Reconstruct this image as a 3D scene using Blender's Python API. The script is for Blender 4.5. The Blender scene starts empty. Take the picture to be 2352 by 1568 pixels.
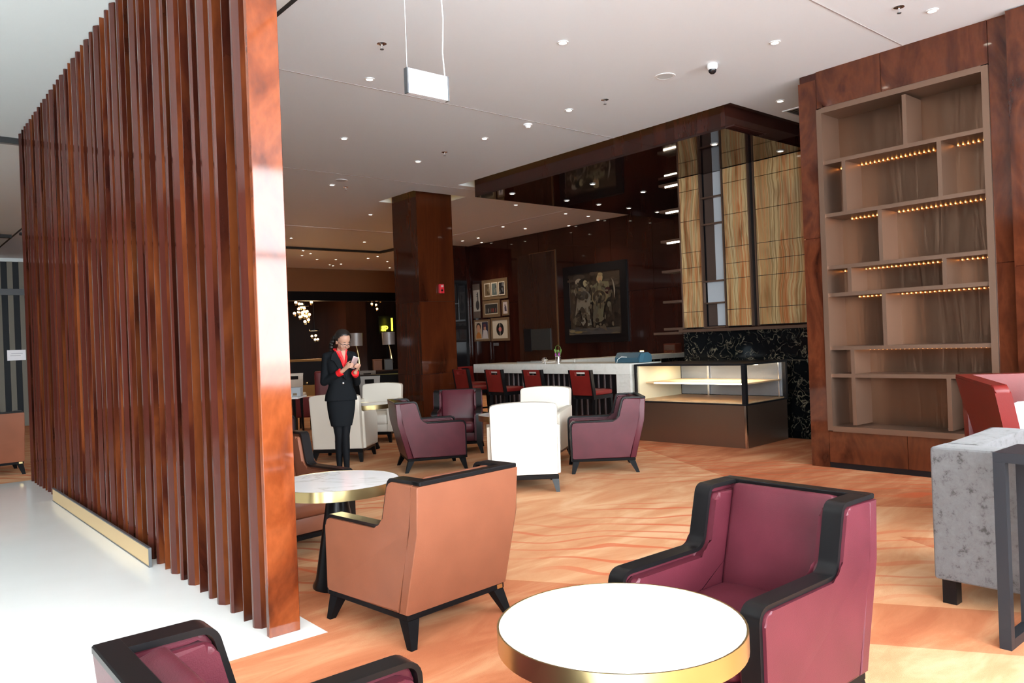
import bpy, bmesh, math, random
from mathutils import Vector, Matrix
PI = math.pi
random.seed(7)
SC = bpy.context.scene
COL = SC.collection

# ------------------------------------------------------------------ camera
cam_d = bpy.data.cameras.new('camera')
cam = bpy.data.objects.new('camera', cam_d); COL.objects.link(cam)
F_PX, YAW, ROLL = 1780.0, math.atan(1504 / 1780.0), math.atan(.038)
fw = Vector((math.sin(YAW), math.cos(YAW), 0)); r0 = Vector((math.cos(YAW), -math.sin(YAW), 0)); u0 = Vector((0, 0, 1))
cr, sr = math.cos(ROLL), math.sin(ROLL)
ix = r0 * cr - u0 * sr
iu = r0 * sr + u0 * cr
cam.matrix_world = Matrix(((ix.x, iu.x, -fw.x, 0), (ix.y, iu.y, -fw.y, 0), (ix.z, iu.z, -fw.z, 1.5), (0, 0, 0, 1)))
cam_d.sensor_fit = 'HORIZONTAL'; cam_d.sensor_width = 36
cam_d.lens = 36 * F_PX / 2352
cam_d.clip_end = 200; cam_d.clip_start = .02
SC.camera = cam

# ------------------------------------------------------------------ sky and daylight
W = bpy.data.worlds.new('overcast_sky'); SC.world = W; W.use_nodes = True
bg = W.node_tree.nodes['Background']
bg.inputs[0].default_value = (.89, .955, 1.0, 1); bg.inputs[1].default_value = 13.0
SC.view_settings.view_transform = 'Standard'; SC.view_settings.look = 'None'
SC.view_settings.exposure = 0.78; SC.view_settings.gamma = 1; SC.view_settings.use_curve_mapping = False

def area(name, loc, rot, sx, sy, power, color=(1, 1, 1), portal=False):
    l = bpy.data.lights.new(name, 'AREA'); l.shape = 'RECTANGLE'; l.size = sx; l.size_y = sy
    l.energy = power; l.color = color
    o = bpy.data.objects.new(name, l); COL.objects.link(o); o.location = loc; o.rotation_euler = rot
    if portal: l.cycles.is_portal = True
    return o
# portal over the glazed front of the lounge (behind the camera)
area('daylight_portal', (1.7, -3.12, 2.15), (PI / 2, 0, 0), 17.6, 4.2, 1, portal=True)

area('added_window_portal', (-8.02, -1.6, 2.2), (PI / 2, 0, -PI / 2), 3.0, 4.0, 1, portal=True)  # guides sky light through the added, unseen window opening in the left wall

# ------------------------------------------------------------------ materials
def nm(name):
    m = bpy.data.materials.new(name); m.use_nodes = True
    return m, m.node_tree, m.node_tree.nodes['Principled BSDF']
def node(nt, t, **kw):
    n = nt.nodes.new(t)
    for k, v in kw.items():
        if k.startswith('i_'):
            n.inputs[k[2:].replace('_', ' ')].default_value = v
        else: setattr(n, k, v)
    return n
def ramp(nt, stops, interp='LINEAR'):
    n = nt.nodes.new('ShaderNodeValToRGB'); cr_ = n.color_ramp; cr_.interpolation = interp
    while len(cr_.elements) < len(stops): cr_.elements.new(.5)
    for e, (p, c) in zip(cr_.elements, stops):
        e.position = p; e.color = (*c, 1) if len(c) == 3 else c
    return n
def objco(nt, scale=(1, 1, 1), rot=(0, 0, 0), rnd=True):
    tc = nt.nodes.new('ShaderNodeTexCoord'); mp = nt.nodes.new('ShaderNodeMapping')
    mp.inputs['Scale'].default_value = scale; mp.inputs['Rotation'].default_value = rot
    nt.links.new(tc.outputs['Object'], mp.inputs['Vector'])
    if rnd:
        oi = nt.nodes.new('ShaderNodeObjectInfo'); mu = node(nt, 'ShaderNodeMath', operation='MULTIPLY'); mu.inputs[1].default_value = 37.0
        nt.links.new(oi.outputs['Random'], mu.inputs[0])
        ad = node(nt, 'ShaderNodeVectorMath', operation='ADD'); nt.links.new(mp.outputs[0], ad.inputs[0]); nt.links.new(mu.outputs[0], ad.inputs[1])
        return ad.outputs[0]
    return mp.outputs[0]
def plain(name, col, rough=.5, metal=0, spec=.5, bump=0, bscale=200, var=0, coat=0):
    m, nt, b = nm(name)
    b.inputs['Base Color'].default_value = (*col, 1); b.inputs['Roughness'].default_value = rough
    b.inputs['Metallic'].default_value = metal; b.inputs['Specular IOR Level'].default_value = spec
    if coat: b.inputs['Coat Weight'].default_value = coat; b.inputs['Coat Roughness'].default_value = .05
    co = objco(nt, rnd=False)
    nz = node(nt, 'ShaderNodeTexNoise'); nz.inputs['Scale'].default_value = bscale; nt.links.new(co, nz.inputs['Vector'])
    if var:
        n2 = node(nt, 'ShaderNodeTexNoise'); n2.inputs['Scale'].default_value = 6; n2.inputs['Detail'].default_value = 5; nt.links.new(co, n2.inputs['Vector'])
        rp = ramp(nt, [(.3, tuple(c * (1 - var) for c in col)), (.7, tuple(min(1, c * (1 + var)) for c in col))])
        nt.links.new(n2.outputs['Fac'], rp.inputs[0]); nt.links.new(rp.outputs[0], b.inputs['Base Color'])
    if bump:
        bp = nt.nodes.new('ShaderNodeBump'); bp.inputs['Strength'].default_value = bump; bp.inputs['Distance'].default_value = .002
        nt.links.new(nz.outputs['Fac'], bp.inputs['Height']); nt.links.new(bp.outputs[0], b.inputs['Normal'])
    return m
def emit(name, col, s):
    m, nt, b = nm(name)
    b.inputs['Base Color'].default_value = (*col, 1); b.inputs['Emission Color'].default_value = (*col, 1); b.inputs['Emission Strength'].default_value = s
    return m
def wood(name, stops, scale=1.0, stretch=.3, dist=2.5, rough=.07, spec=.5, detail=6, rv=None):
    m, nt, b = nm(name)
    co = objco(nt, (scale, scale, scale * stretch))
    nz = node(nt, 'ShaderNodeTexNoise'); nz.inputs['Scale'].default_value = 2.2; nz.inputs['Detail'].default_value = detail; nz.inputs['Distortion'].default_value = dist
    nt.links.new(co, nz.inputs['Vector'])
    rp = ramp(nt, stops); nt.links.new(nz.outputs['Fac'], rp.inputs[0])
    n2 = node(nt, 'ShaderNodeTexNoise'); n2.inputs['Scale'].default_value = 40; n2.inputs['Detail'].default_value = 3
    nt.links.new(co, n2.inputs['Vector'])
    mx = node(nt, 'ShaderNodeMixRGB', blend_type='MULTIPLY'); mx.inputs[0].default_value = .35
    nt.links.new(rp.outputs[0], mx.inputs[1]); nt.links.new(n2.outputs['Fac'], mx.inputs[2])
    last = mx.outputs[0]
    if rv:      # each board has its own tone
        oi = nt.nodes.new('ShaderNodeObjectInfo'); mr = node(nt, 'ShaderNodeMapRange'); mr.inputs['To Min'].default_value = rv[0]; mr.inputs['To Max'].default_value = rv[1]
        nt.links.new(oi.outputs['Random'], mr.inputs['Value'])
        vm = node(nt, 'ShaderNodeVectorMath', operation='SCALE'); nt.links.new(last, vm.inputs[0]); nt.links.new(mr.outputs[0], vm.inputs['Scale']); last = vm.outputs[0]
    nt.links.new(last, b.inputs['Base Color'])
    b.inputs['Roughness'].default_value = rough; b.inputs['Specular IOR Level'].default_value = spec
    n3 = node(nt, 'ShaderNodeTexNoise'); n3.inputs['Scale'].default_value = 3; nt.links.new(co, n3.inputs['Vector'])
    bp = nt.nodes.new('ShaderNodeBump'); bp.inputs['Strength'].default_value = .04; bp.inputs['Distance'].default_value = .02
    nt.links.new(n3.outputs['Fac'], bp.inputs['Height']); nt.links.new(bp.outputs[0], b.inputs['Normal'])
    return m
WB = wood('burl_veneer', [(.25, (.022, .005, .004)), (.42, (.06, .013, .007)), (.55, (.14, .034, .011)), (.66, (.19, .050, .015)), (.8, (.06, .014, .007))], .8, .3, 1.8, rv=(.35, 1.25))
WE = wood('orange_burl_veneer', [(.25, (.07, .014, .005)), (.42, (.165, .033, .009)), (.58, (.26, .060, .017)), (.8, (.15, .029, .009))], 1.0, .5, 2.2)
WP = wood('mahogany', [(.2, (.055, .013, .009)), (.8, (.095, .024, .016))], 2, .1, .4)
WD = wood('dark_veneer', [(.3, (.024, .006, .004)), (.7, (.055, .013, .008))], 2, .15, .8)
WL = wood('gloss_wall_veneer', [(.3, (.022, .006, .005)), (.7, (.05, .013, .008))], 1.2, .12, .8, rough=.05)
WK = wood('column_veneer', [(.3, (.032, .007, .003)), (.5, (.085, .019, .006)), (.75, (.042, .009, .004))], .9, .12, 1.5)
WC = wood('canopy_lacquer', [(.3, (.016, .005, .004)), (.7, (.028, .008, .006))], .5, 1, .5, rough=.04)
WS = wood('bookcase_veneer', [(.28, (.035, .008, .004)), (.5, (.12, .031, .013)), (.72, (.06, .015, .007))], .9, .45, 2.2)
PALE = plain('pale_wood', (.66, .44, .24), .4, var=.15)
BLACKW = plain('black_lacquer', (.006, .0055, .006), .28, spec=.2)
BLACKL = plain('satin_black_wood', (.006, .0055, .006), .4, spec=.06)
BLACK = plain('black_metal', (.008, .008, .010), .35, spec=.3)
PURPLE = plain('purple_leather', (.078, .013, .021), .36, spec=.28, bump=.25, bscale=260, var=.12)
BROWN = plain('brown_leather', (.195, .066, .034), .42, spec=.35, bump=.25, bscale=260, var=.06)
CREAM = plain('cream_leather', (.72, .67, .58), .5, bump=.15, bscale=260)
RED = plain('red_leather', (.14, .010, .008), .36, spec=.3, bump=.2, bscale=260, var=.1)
MARON = plain('maroon_leather', (.12, .012, .012), .4, bump=.2, bscale=260)
GOLD = plain('brushed_gold', (.60, .46, .22), .28, metal=1)
BRASS = plain('brass_sheet', (.86, .64, .36), .5, metal=.7, bump=.3, bscale=5)
CHROME = plain('chrome', (.75, .75, .77), .15, metal=1)
WHITE = plain('white_plastic', (.82, .83, .83), .45)
GREYM = plain('grey_metal', (.16, .17, .18), .4, metal=.6)
IRON = plain('dark_grey_iron', (.016, .017, .021), .45, spec=.3)
PAPER = plain('white_paper', (.85, .85, .88), .8)
CEIL = plain('ceiling_paint', (.84, .895, .93), .6, bump=.05, bscale=60)
CEILL = plain('lobby_ceiling_paint', (.86, .91, .90), .6)
DARKG = plain('shadow_gap', (.02, .02, .02), .8)
LGREY = plain('light_grey_slot', (.75, .77, .80), .5)
COPPER = plain('copper_frame', (.235, .148, .105), .38, metal=.7)
COPPERB = None
TAN = plain('tan_mat_board', (.20, .14, .08), .7)
WMAT = plain('white_mat_board', (.62, .60, .55), .7)
SKIN = plain('skin', (.46, .25, .17), .5)
SUIT = plain('black_suit_wool', (.008, .0095, .0115), .85, spec=.1, bump=.3, bscale=400)
TIGHTS = plain('black_tights', (.005, .006, .008), .75, spec=.15)
HAIR = plain('black_hair', (.012, .009, .008), .35)
SILK = plain('red_silk', (.75, .015, .02), .35)
LIP = plain('lips', (.45, .11, .10), .5)
LEDW = emit('led_warm', (1, .42, .10), 5)
LEDC = emit('led_white', (1, .84, .6), 16)
LAMPE = emit('downlight_lens', (1, .90, .74), 9)
GLOBE = emit('globe_glow', (1, .55, .26), 5)
NEON = emit('neon_yellow', (1, .9, .03), 3)
COVE = emit('cove_led', (1, .62, .12), 1.6)

def marble(name, base, vein, scale=2, sharp=.02, rough=.12, amt=1.0, dist=1.6, det=8, patchy=False):
    m, nt, b = nm(name); co = objco(nt, rnd=False)
    nz = node(nt, 'ShaderNodeTexNoise'); nz.inputs['Scale'].default_value = scale; nz.inputs['Detail'].default_value = det; nz.inputs['Distortion'].default_value = dist
    nt.links.new(co, nz.inputs['Vector'])
    rp = ramp(nt, [(.5 - sharp, base), (.5, tuple(b_ + (v - b_) * amt for b_, v in zip(base, vein))), (.5 + sharp, base)]); nt.links.new(nz.outputs['Fac'], rp.inputs[0])
    if patchy:
        n2 = node(nt, 'ShaderNodeTexNoise'); n2.inputs['Scale'].default_value = scale * .7; n2.inputs['Detail'].default_value = 4; nt.links.new(co, n2.inputs['Vector'])
        r2 = ramp(nt, [(.40, (0, 0, 0)), (.58, (1, 1, 1))]); nt.links.new(n2.outputs['Fac'], r2.inputs[0])
        mx = nt.nodes.new('ShaderNodeMixRGB'); nt.links.new(r2.outputs[0], mx.inputs[0]); mx.inputs[1].default_value = (*base, 1); nt.links.new(rp.outputs[0], mx.inputs[2]); nt.links.new(mx.outputs[0], b.inputs['Base Color'])
    else: nt.links.new(rp.outputs[0], b.inputs['Base Color'])
    b.inputs['Roughness'].default_value = rough
    return m
MTOP = marble('white_marble_top', (.86, .86, .86), (.62, .60, .57), 1.6, .022, .12, .8)
STONE = marble('pale_stone_floor', (.84, .835, .80), (.88, .875, .85), .5, .25, .10)
COUNTER = marble('cream_quartz', (.60, .59, .53), (.66, .65, .60), 6, .2, .25)
BMARB = marble('black_gold_marble', (.006, .007, .008), (.30, .25, .17), 7.0, .022, .10, .9, 1.0, 12, True)

def make_onyx():
    m, nt, b = nm('striped_onyx'); L = nt.links; co = objco(nt, rnd=False)
    lo = node(nt, 'ShaderNodeTexNoise'); lo.inputs['Scale'].default_value = 1.1; lo.inputs['Detail'].default_value = 3; L.new(co, lo.inputs['Vector'])
    sep = nt.nodes.new('ShaderNodeSeparateXYZ'); L.new(co, sep.inputs[0])
    ma = node(nt, 'ShaderNodeMath', operation='MULTIPLY_ADD'); L.new(lo.outputs['Fac'], ma.inputs[0]); ma.inputs[1].default_value = .22; L.new(sep.outputs[1], ma.inputs[2])
    nz = node(nt, 'ShaderNodeTexNoise', noise_dimensions='1D'); nz.inputs['Scale'].default_value = 5.2; nz.inputs['Detail'].default_value = 6; nz.inputs['Roughness'].default_value = .72; L.new(ma.outputs[0], nz.inputs['W'])
    rp = ramp(nt, [(.25, (.30, .15, .06)), (.36, (.52, .38, .19)), (.43, (.60, .26, .11)), (.50, (.70, .56, .32)), (.56, (.36, .23, .10)), (.63, (.68, .56, .34)), (.74, (.42, .33, .17))])
    L.new(nz.outputs['Fac'], rp.inputs[0])
    cb_ = objco(nt, (1, 4.0, .55), rnd=False)
    big = node(nt, 'ShaderNodeTexNoise'); big.inputs['Scale'].default_value = 1.3; big.inputs['Detail'].default_value = 3; big.inputs['Distortion'].default_value = .8; L.new(cb_, big.inputs['Vector'])
    tone = ramp(nt, [(.36, (.42, .26, .15)), (.48, (.85, .78, .70)), (.56, (1.0, .95, .85)), (.66, (.80, .52, .36))]); L.new(big.outputs['Fac'], tone.inputs[0])
    mm = node(nt, 'ShaderNodeMixRGB', blend_type='MULTIPLY'); mm.inputs[0].default_value = .85; L.new(rp.outputs[0], mm.inputs[1]); L.new(tone.outputs[0], mm.inputs[2])
    L.new(mm.outputs[0], b.inputs['Base Color'])
    b.inputs['Roughness'].default_value = .12
    return m
ONYX = make_onyx()

def make_brushed(name, col, wav=.5):
    m, nt, b = nm(name)
    co = objco(nt, (1, 60, 1.2), rnd=False)
    nz = node(nt, 'ShaderNodeTexNoise'); nz.inputs['Scale'].default_value = 4; nz.inputs['Detail'].default_value = 4; nt.links.new(co, nz.inputs['Vector'])
    co2 = objco(nt, (1, 5, .7), rnd=False)
    n2 = node(nt, 'ShaderNodeTexNoise'); n2.inputs['Scale'].default_value = 1.6; n2.inputs['Detail'].default_value = 2; n2.inputs['Distortion'].default_value = .6; nt.links.new(co2, n2.inputs['Vector'])
    b.inputs['Base Color'].default_value = (*col, 1); b.inputs['Metallic'].default_value = .9; b.inputs['Roughness'].default_value = .36
    bp = nt.nodes.new('ShaderNodeBump'); bp.inputs['Strength'].default_value = .12; bp.inputs['Distance'].default_value = .001; nt.links.new(nz.outputs['Fac'], bp.inputs['Height'])
    b2 = nt.nodes.new('ShaderNodeBump'); b2.inputs['Strength'].default_value = wav; b2.inputs['Distance'].default_value = .02; nt.links.new(n2.outputs['Fac'], b2.inputs['Height']); nt.links.new(bp.outputs[0], b2.inputs['Normal'])
    nt.links.new(b2.outputs[0], b.inputs['Normal'])
    return m
COPPERB = make_brushed('brushed_copper_back', (.165, .098, .064))
CASEB = make_brushed('brushed_bronze', (.27, .185, .135), .1)

def make_carpet():
    m, nt, b = nm('wave_carpet'); L = nt.links
    co = objco(nt, rnd=False)
    sep = nt.nodes.new('ShaderNodeSeparateXYZ'); L.new(co, sep.inputs[0])
    def lin(a, c):
        m1 = node(nt, 'ShaderNodeMath', operation='MULTIPLY'); m1.inputs[1].default_value = a; L.new(sep.outputs[0], m1.inputs[0])
        m2 = node(nt, 'ShaderNodeMath', operation='MULTIPLY_ADD'); m2.inputs[1].default_value = c; L.new(sep.outputs[1], m2.inputs[0]); L.new(m1.outputs[0], m2.inputs[2])
        return m2.outputs[0]
    def cmp(a, op, v):
        n = node(nt, 'ShaderNodeMath', operation=op); L.new(a, n.inputs[0]); n.inputs[1].default_value = v; return n.outputs[0]
    def mul(a, c, op='MULTIPLY'):
        n = node(nt, 'ShaderNodeMath', operation=op); L.new(a, n.inputs[0]); L.new(c, n.inputs[1]); return n.outputs[0]
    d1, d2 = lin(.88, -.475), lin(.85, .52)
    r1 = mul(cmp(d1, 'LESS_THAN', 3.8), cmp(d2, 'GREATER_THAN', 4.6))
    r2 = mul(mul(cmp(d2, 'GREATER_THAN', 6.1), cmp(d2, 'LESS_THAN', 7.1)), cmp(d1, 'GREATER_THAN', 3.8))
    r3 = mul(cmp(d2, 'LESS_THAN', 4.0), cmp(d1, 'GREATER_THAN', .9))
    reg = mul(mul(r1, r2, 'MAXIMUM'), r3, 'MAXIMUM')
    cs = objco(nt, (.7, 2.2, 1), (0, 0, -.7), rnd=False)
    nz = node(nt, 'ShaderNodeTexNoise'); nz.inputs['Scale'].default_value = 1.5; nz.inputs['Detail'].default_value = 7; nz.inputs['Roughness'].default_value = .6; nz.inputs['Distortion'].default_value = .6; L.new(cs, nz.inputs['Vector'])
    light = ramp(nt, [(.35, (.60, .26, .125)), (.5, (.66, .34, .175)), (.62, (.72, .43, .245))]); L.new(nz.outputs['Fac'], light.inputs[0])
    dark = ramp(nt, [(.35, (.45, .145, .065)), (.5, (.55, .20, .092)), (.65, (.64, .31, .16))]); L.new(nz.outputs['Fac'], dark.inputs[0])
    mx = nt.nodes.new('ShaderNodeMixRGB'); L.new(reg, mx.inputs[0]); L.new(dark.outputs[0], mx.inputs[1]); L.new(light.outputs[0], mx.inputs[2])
    cw = objco(nt, (1, 1, 1), (0, 0, -.72), rnd=False)
    wv = node(nt, 'ShaderNodeTexWave', wave_type='BANDS', bands_direction='X'); wv.inputs['Scale'].default_value = 1.25; wv.inputs['Distortion'].default_value = 9
    wv.inputs['Detail'].default_value = 1; wv.inputs['Detail Scale'].default_value = .9; L.new(cw, wv.inputs['Vector'])
    wr = ramp(nt, [(.0, (1, 1, 1)), (.06, (1, 1, 1)), (.11, (0, 0, 0))]); L.new(wv.outputs['Fac'], wr.inputs[0])
    mk = node(nt, 'ShaderNodeTexNoise'); mk.inputs['Scale'].default_value = .45; mk.inputs['Detail'].default_value = 1; L.new(co, mk.inputs['Vector'])
    mr = ramp(nt, [(.44, (0, 0, 0)), (.56, (.75, .75, .75))]); L.new(mk.outputs['Fac'], mr.inputs[0])
    lf = mul(wr.outputs[0], mr.outputs[0])
    m2 = nt.nodes.new('ShaderNodeMixRGB'); L.new(lf, m2.inputs[0]); L.new(mx.outputs[0], m2.inputs[1]); m2.inputs[2].default_value = (.62, .13, .05, 1)
    L.new(m2.outputs[0], b.inputs['Base Color']); b.inputs['Roughness'].default_value = .95; b.inputs['Specular IOR Level'].default_value = .1
    fz = node(nt, 'ShaderNodeTexNoise'); fz.inputs['Scale'].default_value = 260; L.new(co, fz.inputs['Vector'])
    bp = nt.nodes.new('ShaderNodeBump'); bp.inputs['Strength'].default_value = .5; bp.inputs['Distance'].default_value = .006; L.new(fz.outputs['Fac'], bp.inputs['Height']); L.new(bp.outputs[0], b.inputs['Normal'])
    return m
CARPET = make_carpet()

def make_velvet():
    m, nt, b = nm('crushed_grey_velvet'); co = objco(nt, rnd=False)
    nz = node(nt, 'ShaderNodeTexNoise'); nz.inputs['Scale'].default_value = 17; nz.inputs['Detail'].default_value = 8; nz.inputs['Roughness'].default_value = .74; nt.links.new(co, nz.inputs['Vector'])
    rp = ramp(nt, [(.36, (.038, .035, .033)), (.46, (.115, .112, .115)), (.7, (.145, .142, .146))]); nt.links.new(nz.outputs['Fac'], rp.inputs[0]); nt.links.new(rp.outputs[0], b.inputs['Base Color'])
    b.inputs['Roughness'].default_value = .7; b.inputs['Sheen Weight'].default_value = .15
    n2 = node(nt, 'ShaderNodeTexNoise'); n2.inputs['Scale'].default_value = 300; nt.links.new(co, n2.inputs['Vector'])
    bp = nt.nodes.new('ShaderNodeBump'); bp.inputs['Strength'].default_value = .3; bp.inputs['Distance'].default_value = .003; nt.links.new(n2.outputs['Fac'], bp.inputs['Height']); nt.links.new(bp.outputs[0], b.inputs['Normal'])
    return m
VELVET = make_velvet()
def make_glass(name='clear_glass', tint=(1, 1, 1)):
    m, nt, b = nm(name)
    out = nt.nodes['Material Output']; nt.nodes.remove(b)
    tr = nt.nodes.new('ShaderNodeBsdfTransparent'); tr.inputs[0].default_value = (*tint, 1)
    gl = nt.nodes.new('ShaderNodeBsdfGlossy'); gl.inputs['Roughness'].default_value = .02
    fr = nt.nodes.new('ShaderNodeFresnel'); fr.inputs[0].default_value = 1.45
    mx = nt.nodes.new('ShaderNodeMixShader')
    ge = nt.nodes.new('ShaderNodeNewGeometry'); iv = node(nt, 'ShaderNodeMath', operation='SUBTRACT'); iv.inputs[0].default_value = 1; nt.links.new(ge.outputs['Backfacing'], iv.inputs[1])
    mu = node(nt, 'ShaderNodeMath', operation='MULTIPLY'); nt.links.new(fr.outputs[0], mu.inputs[0]); nt.links.new(iv.outputs[0], mu.inputs[1])
    nt.links.new(mu.outputs[0], mx.inputs[0]); nt.links.new(tr.outputs[0], mx.inputs[1]); nt.links.new(gl.outputs[0], mx.inputs[2]); nt.links.new(mx.outputs[0], out.inputs[0])
    return m
GLASS = make_glass()
MIRROR = plain('tinted_door_glass', (.26, .28, .31), .16, metal=.3)
FROST = plain('frosted_panel', (.50, .54, .58), .5)
def make_print():
    m, nt, b = nm('printed_picture')
    a = nt.nodes.new('ShaderNodeAttribute'); a.attribute_name = 'Col'
    nt.links.new(a.outputs['Color'], b.inputs['Base Color']); b.inputs['Roughness'].default_value = .5
    return m
PRINT = make_print()

# ------------------------------------------------------------------ mesh helpers
def fin(name, bm, mat, parent=None, sharp=.6, loc=None):
    bmesh.ops.recalc_face_normals(bm, faces=bm.faces)
    for f in bm.faces: f.smooth = True
    for e in bm.edges:
        if len(e.link_faces) == 2 and e.calc_face_angle(0) > sharp: e.smooth = False
    me = bpy.data.meshes.new(name); bm.to_mesh(me); bm.free()
    for x in (mat if isinstance(mat, (list, tuple)) else [mat]): me.materials.append(x)
    o = bpy.data.objects.new(name, me); COL.objects.link(o)
    if any(len(p.vertices) > 6 for p in me.polygons): o.modifiers.new('wn', 'WEIGHTED_NORMAL').keep_sharp = True
    if parent: o.parent = parent
    if loc: o.location = loc
    return o
def thing(name, label, cat, loc=(0, 0, 0), rz=0, group=None):
    o = bpy.data.objects.new(name, None); COL.objects.link(o); o.empty_display_size = .1
    o.location = loc; o.rotation_euler = (0, 0, rz)
    o['label'] = label; o['category'] = cat
    if group: o['group'] = group
    return o
def tag(o, label, cat, group=None):
    o['label'] = label; o['category'] = cat
    if group: o['group'] = group
    return o
def struct(o): o['kind'] = 'structure'; return o
def stuff(o): o['kind'] = 'stuff'; return o
KIDS = {}
def dup(root, loc, rz, label, group=None):
    r = root.copy(); COL.objects.link(r); r.location = loc; r.rotation_euler = (0, 0, rz); r['label'] = label
    if group: r['group'] = group
    for ch in list(root.children):
        c = ch.copy(); COL.objects.link(c); c.parent = r
        for g in list(ch.children):
            d = g.copy(); COL.objects.link(d); d.parent = c
    return r
def B(): return bmesh.new()
def box(bm, a, b, bev=0, seg=2, mat=None):
    """box between corners a and b, optionally bevelled"""
    t = bmesh.new() if bev else bm
    vs = [t.verts.new((x, y, z)) for x in (a[0], b[0]) for y in (a[1], b[1]) for z in (a[2], b[2])]
    for q in ((0, 1, 3, 2), (4, 6, 7, 5), (0, 4, 5, 1), (2, 3, 7, 6), (0, 2, 6, 4), (1, 5, 7, 3)): t.faces.new([vs[i] for i in q])
    if bev:
        bmesh.ops.bevel(t, geom=list(t.edges), offset=bev, segments=seg, affect='EDGES', profile=.6)
        merge(bm, t)
def merge(bm, t, M=None):
    if M is not None: bmesh.ops.transform(t, matrix=M, verts=t.verts)
    me = bpy.data.meshes.new('tmp'); t.to_mesh(me); t.free(); bm.from_mesh(me); bpy.data.meshes.remove(me)
def rotz(a): return Matrix.Rotation(a, 4, 'Z')
def cyl(bm, p0, p1, r0, r1=None, seg=16, cap=True):
    r1 = r0 if r1 is None else r1
    p0, p1 = Vector(p0), Vector(p1); d = (p1 - p0).normalized()
    a = d.orthogonal().normalized(); c = d.cross(a)
    ra, rb = [], []
    for i in range(seg):
        t = 2 * PI * i / seg; v = a * math.cos(t) + c * math.sin(t)
        ra.append(bm.verts.new(p0 + v * r0)); rb.append(bm.verts.new(p1 + v * r1))
    for i in range(seg):
        j = (i + 1) % seg; bm.faces.new((ra[i], ra[j], rb[j], rb[i]))
    if cap: bm.faces.new(ra[::-1]); bm.faces.new(rb)
def tube(bm, pts, r, seg=6):
    for a, b in zip(pts, pts[1:]): cyl(bm, a, b, r, r, seg)
def lathe(bm, prof, seg=24, c=(0, 0, 0), close=False):
    rings = []
    for r, z in prof:
        rings.append([bm.verts.new((c[0] + max(r, 1e-5) * math.cos(2 * PI * i / seg), c[1] + max(r, 1e-5) * math.sin(2 * PI * i / seg), c[2] + z)) for i in range(seg)])
    for A, Bq in zip(rings, rings[1:]):
        for i in range(seg):
            j = (i + 1) % seg; bm.faces.new((A[i], A[j], Bq[j], Bq[i]))
    if prof[0][0] > 1e-4 and not close: bm.faces.new(rings[0][::-1])
    if prof[-1][0] > 1e-4 and not close: bm.faces.new(rings[-1])
    if close:
        for i in range(seg):
            j = (i + 1) % seg; bm.faces.new((rings[-1][i], rings[-1][j], rings[0][j], rings[0][i]))
def ball(bm, c, r, seg=12, M=None):
    t = bmesh.new(); bmesh.ops.create_uvsphere(t, u_segments=seg, v_segments=max(6, seg // 2 + 2), radius=1)
    rr = r if isinstance(r, (tuple, list)) else (r, r, r)
    X = Matrix.Translation(c) @ (M if M is not None else Matrix.Identity(4)) @ Matrix.Diagonal((*rr, 1))
    merge(bm, t, X)
def prism(bm, pts, axis, a, b, bev=0, M=None):
    """extrude 2-D polygon pts along axis ('y': pts are x,z; 'x': pts are y,z; 'z': pts are x,y)"""
    t = bmesh.new()
    def P(p, w): return {'y': (p[0], w, p[1]), 'x': (w, p[0], p[1]), 'z': (p[0], p[1], w)}[axis]
    va = [t.verts.new(P(p, a)) for p in pts]; vb = [t.verts.new(P(p, b)) for p in pts]
    fa = t.faces.new(va); fb = t.faces.new(vb[::-1])
    n = len(pts)
    for i in range(n): t.faces.new((va[i], va[(i + 1) % n], vb[(i + 1) % n], vb[i]))
    if bev:
        es = list(fa.edges) + list(fb.edges)
        bmesh.ops.bevel(t, geom=es, offset=bev, segments=2, affect='EDGES', profile=.6)
    merge(bm, t, M)
def fillet(pts, rad, seg=5, closed=True):
    out = []; n = len(pts)
    for i, p in enumerate(pts):
        r = rad[i]
        if r <= 0 or (not closed and i in (0, n - 1)): out.append(tuple(p)); continue
        p = Vector(p); a = (Vector(pts[i - 1]) - p); b = (Vector(pts[(i + 1) % n]) - p)
        ang = a.angle(b); t = min(r / math.tan(ang / 2), a.length * .48, b.length * .48)
        A = p + a.normalized() * t; C_ = p + b.normalized() * t
        for k in range(seg + 1):
            s = k / seg; out.append(tuple(A * (1 - s) ** 2 + p * 2 * s * (1 - s) + C_ * s ** 2))
    return out
def ribbon(bm, path, th, y0, y1):
    """solid band of thickness th on the left side of a path in x,z, between y0 and y1"""
    n = len(path); P = [Vector(p) for p in path]; N = []
    for i in range(n):
        d = (P[min(i + 1, n - 1)] - P[max(i - 1, 0)]).normalized(); N.append(Vector((d.y, -d.x)))
    rows = []
    for p, nn in zip(P, N):
        q = p + nn * th
        rows.append([bm.verts.new(v) for v in ((p.x, y0, p.y), (q.x, y0, q.y), (q.x, y1, q.y), (p.x, y1, p.y))])
    for A, C_ in zip(rows, rows[1:]):
        for i in range(4):
            j = (i + 1) % 4; bm.faces.new((A[i], A[j], C_[j], C_[i]))
    bm.faces.new(rows[0][::-1]); bm.faces.new(rows[-1])
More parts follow.
